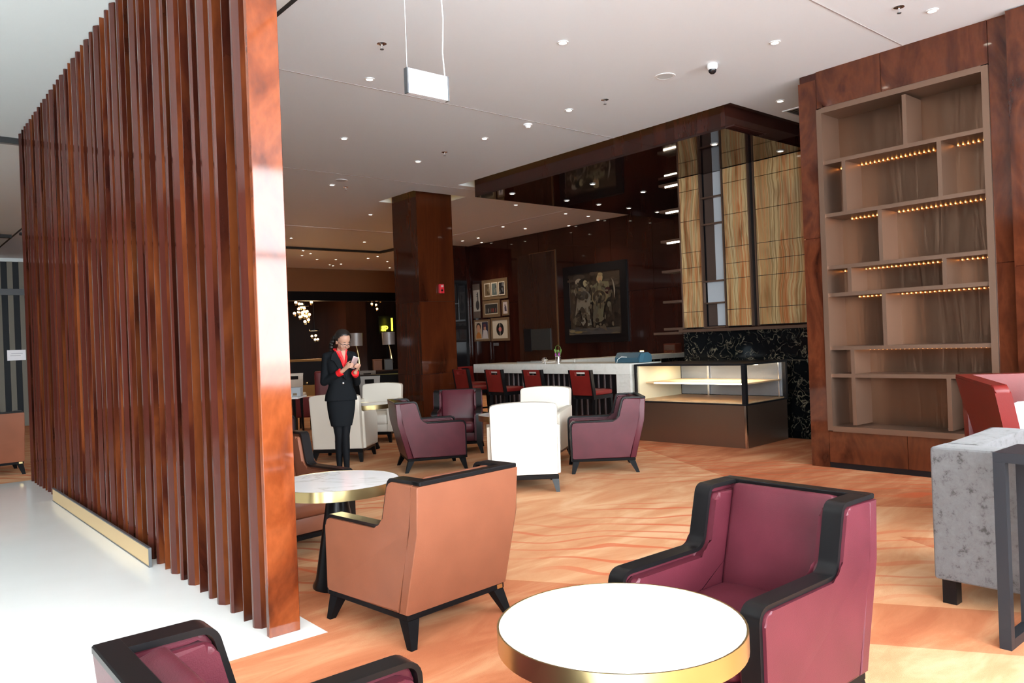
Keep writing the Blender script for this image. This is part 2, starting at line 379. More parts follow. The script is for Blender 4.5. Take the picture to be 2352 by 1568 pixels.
def cushion(bm, c, size, r, bulge=(0, 0, 0), M=None, n=5):
    h = [s / 2 for s in size]
    def arr(H):
        rr = min(r, H * .95)
        return [-H, -H + .3 * rr, -H + rr] + [-(H - rr) + 2 * (H - rr) * k / n for k in range(1, n)] + [H - rr, H - .3 * rr, H]
    ax = [arr(H) for H in h]; t = bmesh.new()
    for a in range(3):
        b_, c_ = (a + 1) % 3, (a + 2) % 3
        for s in (-1, 1):
            g = []
            for u in ax[b_]:
                row = []
                for v in ax[c_]:
                    p = [0, 0, 0]; p[a] = s * h[a]; p[b_] = u; p[c_] = v
                    q = [max(-(H - min(r, H * .95)), min(H - min(r, H * .95), x)) for x, H in zip(p, h)]
                    d = Vector(p) - Vector(q); w = Vector(q) + (d.normalized() * min(r, min(h) * .95) if d.length > 1e-9 else Vector())
                    k = [1 - (w[i] / h[i]) ** 2 for i in range(3)]
                    for i in range(3): w[i] += (bulge[i] * (1 if p[i] > 0 else -1) * max(0, k[(i + 1) % 3]) * max(0, k[(i + 2) % 3])) * (abs(w[i]) / h[i])
                    row.append(t.verts.new(w))
                g.append(row)
            for i in range(len(g) - 1):
                for j in range(len(g[0]) - 1): t.faces.new((g[i][j], g[i + 1][j], g[i + 1][j + 1], g[i][j + 1]))
    bmesh.ops.remove_doubles(t, verts=t.verts, dist=1e-5)
    X = Matrix.Translation(c) @ (M if M is not None else Matrix.Identity(4))
    merge(bm, t, X)
def taper(bm, c0, s0, c1, s1):
    """square tapered leg from centre c0 (half sizes s0) to c1"""
    a = [bm.verts.new((c0[0] + x * s0[0], c0[1] + y * s0[1], c0[2])) for x, y in ((-1, -1), (1, -1), (1, 1), (-1, 1))]
    b = [bm.verts.new((c1[0] + x * s1[0], c1[1] + y * s1[1], c1[2])) for x, y in ((-1, -1), (1, -1), (1, 1), (-1, 1))]
    for i in range(4):
        j = (i + 1) % 4; bm.faces.new((a[i], a[j], b[j], b[i]))
    bm.faces.new(a[::-1]); bm.faces.new(b)
def quick(name, mat, parent, *boxes, bev=0):
    bm = B()
    for a, b in boxes: box(bm, a, b, bev)
    return fin(name, bm, mat, parent)
def ell(cx, cy, rx, ry, n=14, a0=0): return [(cx + rx * math.cos(2 * PI * i / n + a0), cy + ry * math.sin(2 * PI * i / n + a0)) for i in range(n)]
def rect(x0, y0, x1, y1): return [(x0, y0), (x1, y0), (x1, y1), (x0, y1)]
def printed(name, org, u, v, patches, parent, lift=.0006):
    """flat print: coloured patches in 0..1 picture space, org lower-left, u and v the edge vectors"""
    org, u, v = Vector(org), Vector(u), Vector(v); n = u.cross(v).normalized()
    vs, fs, cs = [], [], []
    for k, (col, poly) in enumerate(patches):
        b0 = len(vs)
        for x, y in poly: vs.append(org + u * x + v * y + n * lift * k)
        fs.append(list(range(b0, len(vs)))); cs += [(*col, 1)] * len(poly)
    me = bpy.data.meshes.new(name); me.from_pydata([tuple(p) for p in vs], [], fs)
    at = me.color_attributes.new('Col', 'FLOAT_COLOR', 'CORNER')
    for i, c in enumerate(cs): at.data[i].color = c
    me.materials.append(PRINT)
    o = bpy.data.objects.new(name, me); COL.objects.link(o); o.parent = parent
    return o
# END_HELPERS

# ================================================================== the room
CZ = 4.3
def slab(name, rects, z, mat, holes=(), up=.15):
    bm = B()
    for (x0, y0, x1, y1) in rects:
        hs = [h for h in holes if h[0] < x1 and h[2] > x0 and h[1] < y1 and h[3] > y0]
        xs = sorted({x0, x1, *[min(max(h[k], x0), x1) for h in hs for k in (0, 2)]}); ys = sorted({y0, y1, *[min(max(h[k], y0), y1) for h in hs for k in (1, 3)]})
        for a, b in zip(xs, xs[1:]):
            for c, d in zip(ys, ys[1:]):
                if any(h[0] <= a and b <= h[2] and h[1] <= c and d <= h[3] for h in hs): continue
                bm.faces.new([bm.verts.new(p) for p in ((a, c, z), (b, c, z), (b, d, z), (a, d, z))])
    for h in holes:
        q = [(h[0], h[1]), (h[2], h[1]), (h[2], h[3]), (h[0], h[3])]
        for i in range(4):
            a, b = q[i], q[(i + 1) % 4]
            bm.faces.new([bm.verts.new(p) for p in ((*a, z), (*b, z), (*b, z + up), (*a, z + up))])
        bm.faces.new([bm.verts.new((*p, z + up)) for p in q])
    return fin(name, bm, mat)
HOLES = [(7.78, 11.82, 8.98, 13.05), (8.2, 5.42, 13.62, 11.02)]
struct(slab('ceiling', [(2.765, -3.3, 13.62, 17.9), (2.765, 17.9, 16.6, 25.0)], CZ, CEIL, HOLES))
struct(slab('ceiling', [(-8.1, -3.3, 2.745, 25.0)], CZ, CEILL))
struct(quick('ceiling', DARKG, None, ((-8.1, -3.3, CZ + .16), (16.6, 25, CZ + .2))))
struct(slab('floor', [(-8.1, 3.8, 1.86, 11.3), (-8.1, -3.3, .75, 3.8)], 0, STONE))
struct(slab('floor', [(9.95, 4.45, 13.6, 10.0)], .004, BMARB))
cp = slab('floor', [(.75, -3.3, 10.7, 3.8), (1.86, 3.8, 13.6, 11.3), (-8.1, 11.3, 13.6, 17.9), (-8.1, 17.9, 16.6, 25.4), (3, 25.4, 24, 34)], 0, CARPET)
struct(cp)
struct(quick('wall_left', WD, None, ((-8.3, -.1, 0), (-8.1, 25.2, 4.5)), ((-8.3, -3.3, 4.25), (-8.1, -.1, 4.5)), ((-8.3, -3.3, 0), (-8.1, -.1, .12))))  # near end left open, an added gap that brightens the lobby
for k in range(2):
    y = -3.2 + 1.55 * k
    quick('window_%d' % (k + 20), GREYM, None, ((-8.26, y, .12), (-8.14, y + .07, 4.25)), ((-8.23, y, 2.9), (-8.15, y + 1.55, 2.96)))['kind'] = 'structure'  # frames of the added lobby window, out of view, put in for its light
struct(quick('wall_far', WD, None, ((11.9, 17.9, 0), (16.8, 18.0, 4.5))))
struct(quick('wall_far_right', WD, None, ((16.6, 18, 0), (16.8, 25.2, 4.5))))
struct(quick('wall_far_left', CEILL, None, ((-8.1, 25.0, 0), (5.0, 25.2, 4.5))))
FASC = plain('brown_fascia_paint', (.30, .125, .045), .7)
struct(quick('wall_fascia', FASC, None, ((5.0, 25.0, 3.5), (16.7, 25.3, 4.5))))
struct(quick('trim_1', BLACK, None, ((5.0, 25.0, 3.18), (16.7, 25.3, 3.498))))
# dim hall beyond the fascia
DIMW = wood('dim_hall_wood', [(.3, (.03, .012, .006)), (.7, (.06, .024, .012))], 1, .2, 1, rough=.3)
TANC = plain('tan_ceiling', (.36, .19, .09), .7)
struct(quick('wall_hall_back', DIMW, None, ((3, 33.9, 0), (24, 34.1, 4.6))))
struct(quick('wall_hall_left', DIMW, None, ((2.9, 25.2, 0), (3.1, 34, 4.6))))
struct(quick('wall_hall_right', DIMW, None, ((23.9, 25.2, 0), (24.1, 34, 4.6)), ((16.7, 25.0, 0), (24.1, 25.2, 4.6))))
struct(quick('ceiling', TANC, None, ((3, 25.3, 4.2), (24, 34, 4.4))))
struct(quick('wall_hall_partition', DIMW, None, ((15.0, 28.0, 0), (15.9, 33.9, 4.2))))
# back wall of the bar with its lacquered panels
wb = struct(quick('wall_back', BLACK, None, ((13.6, 7.0, 0), (13.8, 17.95, 4.5))))
ys = [7.05, 8.4, 9.75, 11.1, 12.35, 13.6, 14.86, 16.1, 17.88]
pm = None
for a, b in zip(ys, ys[1:]):
    for z0, z1 in ((.0, 2.55), (2.56, 4.29)):
        p = quick('panel', WL, wb, ((13.572, a + .004, z0), (13.6, b - .004, z1)))
struct(quick('wall_bar_side', WD, None, ((10.42, 6.9, 0), (13.8, 7.0, 4.5))))
struct(quick('wall_behind_onyx', WD, None, ((10.42, 4.45, 0), (10.6, 7.0, 4.5))))
# right wall: burl veneer block with bookcase niche, and the pilaster before it
NX, NY0, NY1, NZ0, NZ1 = 8.05, 2.575, 4.235, .405, 3.885
wr = struct(quick('wall_right', WD, None, ((8.07, 4.26, 0), (10.6, 4.44, 4.5)), ((8.07, 2.3, 0), (10.6, 2.55, 4.5)), ((8.07, 2.55, 3.905), (10.6, 4.26, 4.5)), ((8.07, 2.55, 0), (10.6, 4.26, .385)), ((8.5, 2.55, .385), (10.6, 4.26, 3.905)), ((10.42, -3.3, 0), (10.7, 2.3, 4.5))))
for (a, b, z0, z1) in [(4.245, 4.45, 0, 2.5), (4.245, 4.45, 2.505, 4.22), (2.40, 2.565, 0, 2.05), (2.40, 2.565, 2.055, 4.3),
                       (3.55, 4.24, 3.90, 4.3), (2.57, 3.545, 3.90, 4.3), (3.42, 4.24, .06, .395), (2.57, 3.415, .06, .395)]:
    quick('panel', WS, wr, ((8.05, a, z0), (8.07, b, z1)))
quick('plinth', BLACK, wr, ((8.06, 2.4, 0), (8.075, 4.45, .06)))
wp = struct(quick('wall_pilaster', WD, None, ((7.97, -3.3, 0), (10.4, 2.38, 4.5))))
for k in range(4):
    for z0, z1 in ((0, 2.0), (2.006, 4.29)):
        quick('panel', WS, wp, ((7.945, 2.385 - 1.4 * (k + 1) + .004, z0), (7.97, 2.385 - 1.4 * k, z1)))
# glazed front behind the camera
wf = struct(quick('wall_front', WD, None, ((-8.3, -3.45, 0), (-7.1, -3.2, 4.5)), ((10.5, -3.45, 0), (10.7, -3.2, 4.5)), ((-7.1, -3.45, 4.25), (10.5, -3.2, 4.5)), ((.9, -3.45, 0), (10.5, -3.2, .9))))
for k in range(11):
    x = -7.1 + 1.6 * k
    quick('window_%d' % (k + 1), GREYM, None, ((x, -3.4, .9 if x > .8 else 0), (x + .07, -3.25, 4.25)), ((x, -3.4, .9), (x + 1.6, -3.25, .97)), ((x, -3.37, 2.9), (x + 1.6, -3.28, 2.96)))['kind'] = 'structure'
g = quick('floor_outside', plain('outside_paving', (.60, .61, .62), .9), None, ((-60, -80, -.2), (60, -3.46, -.1)), ((-60, -3.46, -.2), (-8.31, 60, -.1))); struct(g)
# ceiling joints and slots
n = 1
def trim(mat, *bx):
    global n
    n += 1; return struct(quick('trim_%d' % n, mat, None, *bx))
SEAM = plain('ceiling_joint', (.42, .38, .37), .8)
for y, x1 in ((3.32, 8.03), (7.33, 8.18), (11.26, 13.5)): trim(SEAM, ((2.77, y - .007, CZ - .003), (x1, y + .007, CZ + .01)))
trim(DARKG, ((2.735, -3.3, CZ - .004), (2.775, 25, CZ + .05)))
trim(LGREY, ((2.8, 16.45, CZ - .006), (11.9, 16.6, CZ + .01)), ((11.83, 11.3, CZ - .006), (11.9, 16.45, CZ + .01)))
trim(DARKG, ((2.8, 19.85, CZ - .05), (11.92, 20.0, CZ + .01)), ((11.8, 18.2, CZ - .05), (11.95, 19.85, CZ + .01)))
trim(plain('slot_side', (.25, .26, .26), .6), ((-8.1, 11.46, CZ - .05), (2.7, 11.62, CZ + .01)))
trim(DARKG, ((-8.1, 11.44, CZ - .07), (2.7, 11.46, CZ + .01)))
trim(DARKG, ((-8.1, 20.3, CZ - .07), (2.7, 20.45, CZ + .01)))

# ------------------------------------------------------------------ canopy over the bar
cz = 4.05
ca = thing('canopy', 'dark glossy lacquered ceiling canopy hanging over the bar', 'canopy', (8.34, 5.6, cz))
quick('soffit_panel', WC, ca, ((0, 0, 0), (5.2, 5.12, .03)))
quick('fascia', WD, ca, ((0, 0, .031), (.03, 5.12, .385))); quick('fascia', WD, ca, ((.03, 0, .031), (5.2, .03, .385))); quick('fascia', WD, ca, ((.03, 5.09, .031), (5.2, 5.12, .385)))
quick('cove_light', COVE, ca, ((-.02, .1, .372), (-.005, 5.0, .384)), ((.1, 5.125, .372), (5.0, 5.14, .384)))
# ------------------------------------------------------------------ column
co_ = thing('column', 'square column clad in dark red-brown veneer standing behind the armchairs', 'column', (8.35, 12.42, 0))
for (a, b) in [((-.4, -.42, 0), (-.385, .42, 0)), ((.385, -.42, 0), (.4, .42, 0)), ((-.384, -.42, 0), (.384, -.405, 0)), ((-.384, .405, 0), (.384, .42, 0))]:
    for z0, z1 in ((0, .95), (.955, 2.3), (2.305, 4.43)):
        quick('panel', WK, co_, ((a[0], a[1], z0), (b[0], b[1], z1)))
quick('core', BLACK, co_, ((-.38, -.4, 0), (.38, .4, 4.44)))
quick('cove_light', COVE, co_, ((-.42, -.42, 4.425), (-.405, .42, 4.44)), ((-.4, .425, 4.425), (.4, .44, 4.44)), ((.405, -.42, 4.425), (.42, .42, 4.44)))
fa = thing('fire_alarm', 'small red fire alarm box on the veneer column', 'alarm', (8.42, 11.995, 2.54))
quick('housing', plain('alarm_red', (.55, .02, .03), .4), fa, ((-.055, -.05, -.085), (.055, 0, .085)), bev=.008)
quick('lens', plain('alarm_lens', (.6, .35, .35), .3), fa, ((-.02, -.056, .03), (.03, -.0505, .07)))
bm = B(); cyl(bm, (0, -.0505, -.03), (0, -.058, -.03), .02, seg=12); fin('button', bm, BLACK, fa)

# ------------------------------------------------------------------ slatted screen
scr = thing('slatted_screen', 'tall glossy mahogany screen of vertical slats on the pale stone floor', 'screen', (1.6, 3.94, 0))
bm = B(); box(bm, (0, 0, .0), (.17, .038, CZ - .004), .003, 1); fin('end_panel', bm, WE, scr)
pat = ['thick', 'vthin', 'thin', 'thick', 'thin', 'vthin', 'thick', 'thin', 'thick', 'vthin', 'thin']
ch = {}
for i in range(40):
    y = .17 + .1805 * i; k = pat[i % len(pat)]
    if k not in ch:
        bm = B()
        if k == 'thick': prism(bm, [(0, .036), (.026, 0), (.17, 0), (.17, .06), (0, .06)], 'z', 0, CZ - .004)
        elif k == 'thin': prism(bm, [(0, .012), (.012, 0), (.17, 0), (.17, .03), (0, .03)], 'z', 0, CZ - .004)
        else: box(bm, (0, 0, 0), (.17, .009, CZ - .004))
        o = fin('slat', bm, [WB, WP], scr); ch[k] = o
        for p in o.data.polygons:
            if p.normal.x < -.3: p.material_index = 1      # solid mahogany lipping on the long edges
    else:
        o = ch[k].copy(); COL.objects.link(o); o.parent = scr
    o.location = (0, y, 0)
bd = thing('brass_board', 'long low brass sheet board lying on edge along the slatted screen', 'board', (1.55, 5.88, 0))
bm = B(); box(bm, (-.016, 0, 0), (-.004, 3.55, .135), .002, 1); fin('sheet', bm, BRASS, bd)
quick('edge_rail', GREYM, bd, ((-.02, 0, .130), (0, 3.55, .139)), ((-.02, 0, 0), (0, 3.55, .008)), ((-.02, -.006, 0), (0, 0, .139)))

# ------------------------------------------------------------------ bookcase in the niche
bk = thing('bookcase', 'built-in copper bookcase with staggered empty shelves and warm strip lights', 'bookcase', (NX, 0, 0))
bm = B(); fw_ = .05
for a, b in [((-.02, NY1 - fw_, NZ0), (.40, NY1 + .008, NZ1)), ((-.02, NY0 - .008, NZ0), (.40, NY0 + fw_, NZ1)), ((-.02, NY0 + fw_, NZ1 - fw_), (.40, NY1 - fw_, NZ1 + .008)), ((-.02, NY0 + fw_, NZ0 - .008), (.40, NY1 - fw_, NZ0 + fw_))]:
    box(bm, a, b)
fin('frame', bm, COPPER, bk)
quick('back_panel', COPPERB, bk, ((.36, NY0 + fw_, NZ0 + fw_), (.375, NY1 - fw_, NZ1 - fw_)))
ya, yb = NY0 + fw_, NY1 - fw_
SH = [3.30, 2.73, 2.165, 1.87, 1.295, 1.0]
for z in SH: quick('shelf', COPPER, bk, ((0, ya, z - .02), (.36, yb, z + .02)))
tops = [NZ1 - fw_] + SH + [NZ0 + fw_]
DIV = [[3.33], [3.97, 3.02], [3.61], [3.95, 3.01], [3.60], [3.95], [3.95, 3.01]]
for i, ds in enumerate(DIV):
    for y in ds: quick('divider', COPPER, bk, ((0.002, y - .02, tops[i + 1] + .02), (.36, y + .02, tops[i] - .02)))
for z, y0, y1 in [(3.28, ya, yb), (2.71, ya, yb - .1), (2.145, ya, yb), (1.85, ya, yb - .15), (1.275, ya, yb - .2)]:
    bm = B(); k = int((y1 - y0) / .045)
    for j in range(k):
        y = y0 + (j + .5) * (y1 - y0) / k; box(bm, (.335, y - .0045, z - .010), (.350, y + .0045, z - .001))
    stuff(fin('led_strip', bm, LEDW, bk))

# ================================================================== seating
CP = [(-.33, .165), (.385, .165), (.385, .575), (-.135, .575), (-.20, .83), (-.395, .83), (-.375, .60), (-.275, .165)]
CR = [0, .008, .05, .075, .04, 0, .1, 0]
def club_chair(label, leather, loc, ang, group, tagp=False):
    """low leather armchair: stepped side panels capped with a black lacquer band"""
    t = thing('armchair', label, 'armchair', loc, ang, group)
    prof = fillet([(-.26, .165), (.372, .165), (.372, .565), (-.145, .565), (-.212, .818), (-.40, .818), (-.38, .60)], [0, .01, .045, .08, .035, 0, .1])
    band = fillet([(.374, .135), (.374, .567), (-.143, .567), (-.21, .82), (-.44, .82)], [0, .045, .08, .035, 0], 6, False)
    for s in (-1, 1):
        bm = B(); prism(bm, prof, 'y', s * .285, s * .350, .012); fin('side_panel', bm, leather, t)
        bm = B(); prism(bm, [(x * .97 - .004, z - .016 if z > .3 else z) for x, z in prof], 'y', s * .235, s * .2845, .022); fin('inner_pad', bm, leather, t)
        bm = B(); ribbon(bm, band, .017, s * .262, s * .338); fin('wood_trim', bm, BLACKW, t)
    bm = B(); prism(bm, [(-.33, .165), (-.265, .165), (-.37, .6), (-.39, .815), (-.455, .815), (-.432, .58)], 'y', -.35, .35, .010); fin('back_panel', bm, leather, t)
    bm = B(); box(bm, (-.458, -.338, .8155), (-.395, .338, .838), .004, 1); fin('top_rail', bm, BLACKW, t)
    bm = B(); cushion(bm, (-.318, 0, .605), (.11, .469, .455), .022, (.012, 0, 0), Matrix.Rotation(-.27, 4, 'Y')); fin('back_cushion', bm, leather, t)
    bm = B(); cushion(bm, (.07, 0, .355), (.62, .47, .15), .05, (0, 0, .015)); fin('seat_cushion', bm, leather, t)
    quick('seat_base', leather, t, ((-.25, -.2345, .166), (.35, .2345, .28)), bev=.01)
    bm = B(); box(bm, (-.325, -.34, .132), (.378, .34, .1645), .004, 1); fin('base_rail', bm, BLACKL, t)
    for x, dx in ((.335, .035), (-.285, -.06)):
        for s in (-1, 1):
            bm = B(); taper(bm, (x + dx, s * .335, 0), (.018, .018), (x, s * .3, .1315), (.036, .036)); fin('leg', bm, BLACKL, t)
    if tagp: quick('maker_tag', GOLD, t, ((-.3262, -.325, .137), (-.325, -.285, .16)))
    return t
GP, GB = 'low burgundy leather armchairs with black trim', 'low brown leather armchairs with black trim'
R = math.radians
p1 = club_chair('burgundy leather armchair with black trim facing left beside the nearest round white table', PURPLE, (2.64, 1.79, 0), PI, GP)
dup(p1, (.85, 1.67, 0), 0, 'burgundy leather armchair cut off in the bottom left corner by the pale stone floor', GP)
dup(p1, (5.34, 7.96, 0), R(-23.7), 'burgundy leather armchair seen from the side facing right, beside the standing woman', GP)
dup(p1, (6.55, 6.19, 0), R(138.4), 'burgundy leather armchair seen from the side facing left, before the glass display case', GP)
dup(p1, (6.42, 8.84, 0), R(231.5), 'burgundy leather armchair facing the viewer before the veneer column', GP)
dup(p1, (4.42, 10.75, 0), R(-20), 'dark burgundy armchair half hidden behind the cream chair at the screen edge', GP)
b1 = club_chair('brown leather armchair seen from behind in front of the marble table', BROWN, (2.344, 3.65, 0), R(95.9), GB, True)
dup(b1, (2.47, 5.64, 0), R(-82), 'brown leather armchair half hidden behind the screen end, facing the marble table', GB)
dup(b1, (1.3, 12.35, 0), R(90), 'brown leather armchair at the far left end of the slatted screen', GB)

def cream_chair(label, loc, ang, group):
    t = thing('armchair', label, 'armchair', loc, ang, group)
    sh = Matrix(((1, 0, -.15, .025), (0, 1, 0, 0), (0, 0, 1, 0), (0, 0, 0, 1)))
    out = [(-.33, .168), (.33, .168), (.335, .845)] + [(.335 * math.cos(PI * k / 14), .862 + .038 * math.sin(PI * k / 14)) for k in range(1, 14)] + [(-.335, .845)]
    bm = B(); prism(bm, out, 'x', -.33, -.20, .03, sh); fin('backrest', bm, CREAM, t)
    ap = fillet([(-.25, .168), (.36, .168), (.375, .60), (.30, .625), (-.30, .66)], [0, .01, .05, .05, 0])
    for s in (-1, 1):
        bm = B(); prism(bm, ap, 'y', s * .285, s * .365, .022); fin('armrest', bm, CREAM, t)
    bm = B(); cushion(bm, (.08, 0, .36), (.56, .56, .17), .05, (0, 0, .02)); fin('seat_cushion', bm, CREAM, t)
    quick('seat_base', CREAM, t, ((-.22, -.284, .169), (.34, .284, .285)), bev=.01)
    bm = B(); box(bm, (-.325, -.335, .125), (.355, .335, .1675), .004, 1); fin('base_rail', bm, BLACKW, t)
    for x, dx in ((.32, .02), (-.29, -.05)):
        for s in (-1, 1):
            bm = B(); taper(bm, (x + dx, s * .32, 0), (.018, .018), (x, s * .30, .1245), (.034, .034)); fin('leg', bm, BLACKW, t)
    return t
GC = 'cream leather armchairs with arched backs'
c1 = cream_chair('cream leather armchair seen from behind in bright light, nearest of the cream chairs', (5.21, 6.06, 0), R(51.9), GC)
dup(c1, (6.54, 7.27, 0), R(212), 'cream leather armchair facing the viewer in front of the bar stools', GC)
dup(c1, (5.015, 9.53, 0), R(45.5), 'cream leather armchair seen from behind right behind the standing woman', GC)
dup(c1, (6.35, 10.95, 0), R(222), 'cream leather armchair facing the viewer left of the veneer column', GC)

def round_table(label, loc, r, group):
    t = thing('round_table', label, 'table', loc, 0, group)
    bm = B(); lathe(bm, [(0, .6), (r - .006, .6), (r - .006, .66), (0, .66)], 64); fin('tabletop', bm, MTOP, t)
    bm = B(); lathe(bm, [(r - .0055, .598), (r, .598), (r, .661), (r - .0055, .661)], 64, close=True); fin('rim', bm, GOLD, t)
    bm = B(); lathe(bm, [(0, 0), (.17, 0), (.17, .012), (.15, .05), (.075, .5), (.065, .585), (.12, .5985), (0, .5985)], 40); fin('cone_base', bm, BLACKW, t)
    return t
GT = 'round white marble tables with gold rims'
t1 = round_table('round white table with gold rim nearest the viewer, overexposed top', (1.70, 1.565, 0), .365, GT)
round_table('round white marble table with gold rim behind the brown armchair back', (2.30, 4.50, 0), .395, GT)
dup(t1, (5.77, 6.92, 0), 0, 'round gold-rimmed table mostly hidden behind the nearest cream armchair', GT)
dup(t1, (5.72, 10.14, 0), 0, 'round gold-rimmed table between the two cream chairs behind the woman', GT)

# grey sofa, console, red chair at the right
sf = thing('sofa', 'grey crushed velvet sofa seen from behind at the right edge', 'sofa', (4.42, 1.765, 0))
bm = B(); box(bm, (0, -2.2, .13), (.2, 0, .845), .022, 3); fin('backrest', bm, VELVET, sf)
for y0 in (-.19, -2.2):
    bm = B(); prism(bm, fillet([(.201, .13), (1.02, .13), (1.02, .86), (.201, .845)], [0, .02, .1, 0]), 'y', y0, y0 + .19, .03); fin('armrest', bm, VELVET, sf)
for k in range(2):
    bm = B(); cushion(bm, (.62, -.645 - .91 * k, .40), (.80, .9, .17), .05, (0, 0, .02)); fin('seat_cushion', bm, VELVET, sf)
quick('seat_base', VELVET, sf, ((.201, -2.0, .135), (1.0, -.2, .31)), bev=.01)
for x in (.03, .93):
    for y in (-.10, -2.17): quick('leg', BLACKW, sf, ((x, y, 0), (x + .07, y + .07, .1295)))
ct = thing('console_table', 'dark grey iron frame console table behind the grey sofa', 'console table', (3.985, 1.315, 0))
quick('tabletop', IRON, ct, ((.0, -1.5, .86), (.345, 0, .905)))
for y in (-.05, -1.5):
    for x in (0, .30): quick('leg', IRON, ct, ((x, y, 0), (x + .045, y + .05, .8595)))
    quick('stretcher', IRON, ct, ((.0455, y, 0), (.2995, y + .05, .045)))

rc = thing('wing_armchair', 'high red leather tub armchair behind the grey sofa', 'armchair', (6.36, 1.72, 0), R(216))
def wallseg(bm, p0, p1, q0, q1, z0, z1):
    """slanting upholstered wall between footprint p (bottom) and q (top), each (inner, outer) pairs"""
    pass
for s in (-1, 1):
    bm = B(); M = Matrix(((1, 0, 0, 0), (0, 1, s * .20, -s * .12), (0, 0, 1, 0), (0, 0, 0, 1)))
    prism(bm, fillet([(-.36, .2), (.28, .2), (.34, 1.08), (-.45, 1.12)], [0, .02, .05, .02]), 'y', s * .27, s * .37, .025, M); fin('wing', bm, RED, rc)
bm = B(); prism(bm, [(-.42, .2), (-.30, .2), (-.40, 1.115), (-.52, 1.115)], 'y', -.42, .42, .025); fin('backrest', bm, RED, rc)
bm = B(); cushion(bm, (.0, 0, .40), (.62, .56, .2), .06, (0, 0, .02)); fin('seat_cushion', bm, RED, rc)
quick('base', BLACKW, rc, ((-.33, -.27, .1), (.28, .27, .29)))
for x in (-.28, .22):
    for s in (-1, 1):
        bm = B(); taper(bm, (x, s * .23, 0), (.015, .015), (x, s * .23, .0995), (.025, .025)); fin('leg', bm, BLACKW, rc)
pl = thing('cushion', 'fluffy white cushion with a magenta lower band on the red armchair', 'cushion', (6.215, 1.755, .515), R(216))
PW = plain('fluffy_white', (.85, .83, .84), .95, bump=.8, bscale=60); PM = plain('fluffy_magenta', (.62, .05, .28), .95, bump=.8, bscale=60)
TL = Matrix.Rotation(-.28, 4, 'Y')
bm = B(); cushion(bm, (.0, 0, .30), (.15, .36, .26), .065, (.05, 0, .01), TL); fin('white_half', bm, PW, pl)
bm = B(); cushion(bm, (.045, 0, .105), (.15, .36, .17), .065, (.05, 0, 0), TL); fin('magenta_half', bm, PM, pl)
sc_ = thing('folded_garment', 'folded black and speckled cloth lying above the white cushion', 'cloth', (6.17, 1.56, .96), R(216))
bm = B(); cushion(bm, (-.06, .0, .055), (.12, .24, .10), .04, (0, 0, .02)); fin('black_cloth', bm, BLACK, sc_)

# ================================================================== bar
bc = thing('bar_counter', 'long cream stone bar counter with a waterfall end and dark fluted front', 'bar counter', (8.58, 7.52, 0))
quick('countertop', COUNTER, bc, ((0, 0, .955), (.72, 3.75, 1.112)), bev=.004)
quick('end_leg', COUNTER, bc, ((0, 0, 0), (.24, .27, .9545)))
quick('body', BLACK, bc, ((.36, .271, 0), (.70, 3.7, .9545)))
fl = None
FLU = plain('grey_mahogany_flute', (.085, .055, .055), .25)
for k in range(26):
    if fl is None:
        bm = B(); prism(bm, [(0, 0)] + [(-.022 * math.sin(PI * j / 6), .022 - .022 * math.cos(PI * j / 6)) for j in range(7)], 'z', 0.0, .954); fl = fin('flute', bm, FLU, bc); o = fl
    else:
        o = fl.copy(); COL.objects.link(o); o.parent = bc
    o.location = (.359, .30 + k * .13, 0)
rb = thing('return_counter', 'rear bar counter with pale stone edge running to the back wall', 'bar counter', (9.32, 10.02, 0))
quick('countertop', COUNTER, rb, ((0, 0, 1.04), (4.22, .5, 1.13)))
quick('body', BMARB, rb, ((.0, .06, 0), (4.22, .48, 1.0395)))
def stool(label, loc, ang, group):
    t = thing('bar_stool', label, 'bar stool', loc, ang, group)
    bm = B(); cushion(bm, (.03, 0, .715), (.42, .40, .075), .03, (0, 0, .012)); fin('seat', bm, RED, t)
    quick('seat_frame', BLACKW, t, ((-.18, -.2, .625), (.235, .2, .679)))
    sh = Matrix(((1, 0, -.17, .118), (0, 1, 0, 0), (0, 0, 1, 0), (0, 0, 0, 1)))
    bm = B()
    for a, b in [((-.225, -.18, .68), (-.18, .18, .965)), ((-.225, -.18, .9651), (-.18, -.095, 1.02)), ((-.225, .095, .9651), (-.18, .18, 1.02)), ((-.225, -.18, 1.0201), (-.18, .18, 1.05))]: box(bm, a, b)
    bmesh.ops.transform(bm, matrix=sh, verts=bm.verts); fin('backrest', bm, RED, t)
    for s in (-1, 1):
        bm = B(); box(bm, (-.232, s * .1805, .62), (-.172, s * .205, 1.052))
        bmesh.ops.transform(bm, matrix=sh, verts=bm.verts); fin('back_post', bm, BLACKW, t)
    for x, dx in ((.205, .03), (-.165, -.06)):
        for s in (-1, 1):
            bm = B(); taper(bm, (x + dx, s * .185, 0), (.014, .014), (x, s * .175, .6245), (.022, .022)); fin('leg', bm, BLACKW, t)
    quick('footrest', BLACKW, t, ((.2, -.17, .25), (.23, .17, .28)), ((-.2, -.17, .25), (-.17, .17, .28)))
    return t
GS = 'red leather bar stools along the counter'
s1 = stool('red leather bar stool nearest the glass display case', (8.22, 7.95, 0), R(6), GS)
dup(s1, (8.22, 8.98, 0), R(4), 'second red bar stool from the display case, behind the cream armchair', GS)
dup(s1, (8.22, 9.93, 0), R(4), 'third red bar stool from the display case', GS)
dup(s1, (8.22, 10.83, 0), R(2), 'fourth red bar stool, beside the veneer column', GS)
dup(s1, (9.0, 11.85, 0), R(-90), 'red bar stool at the far short end of the bar counter', GS)

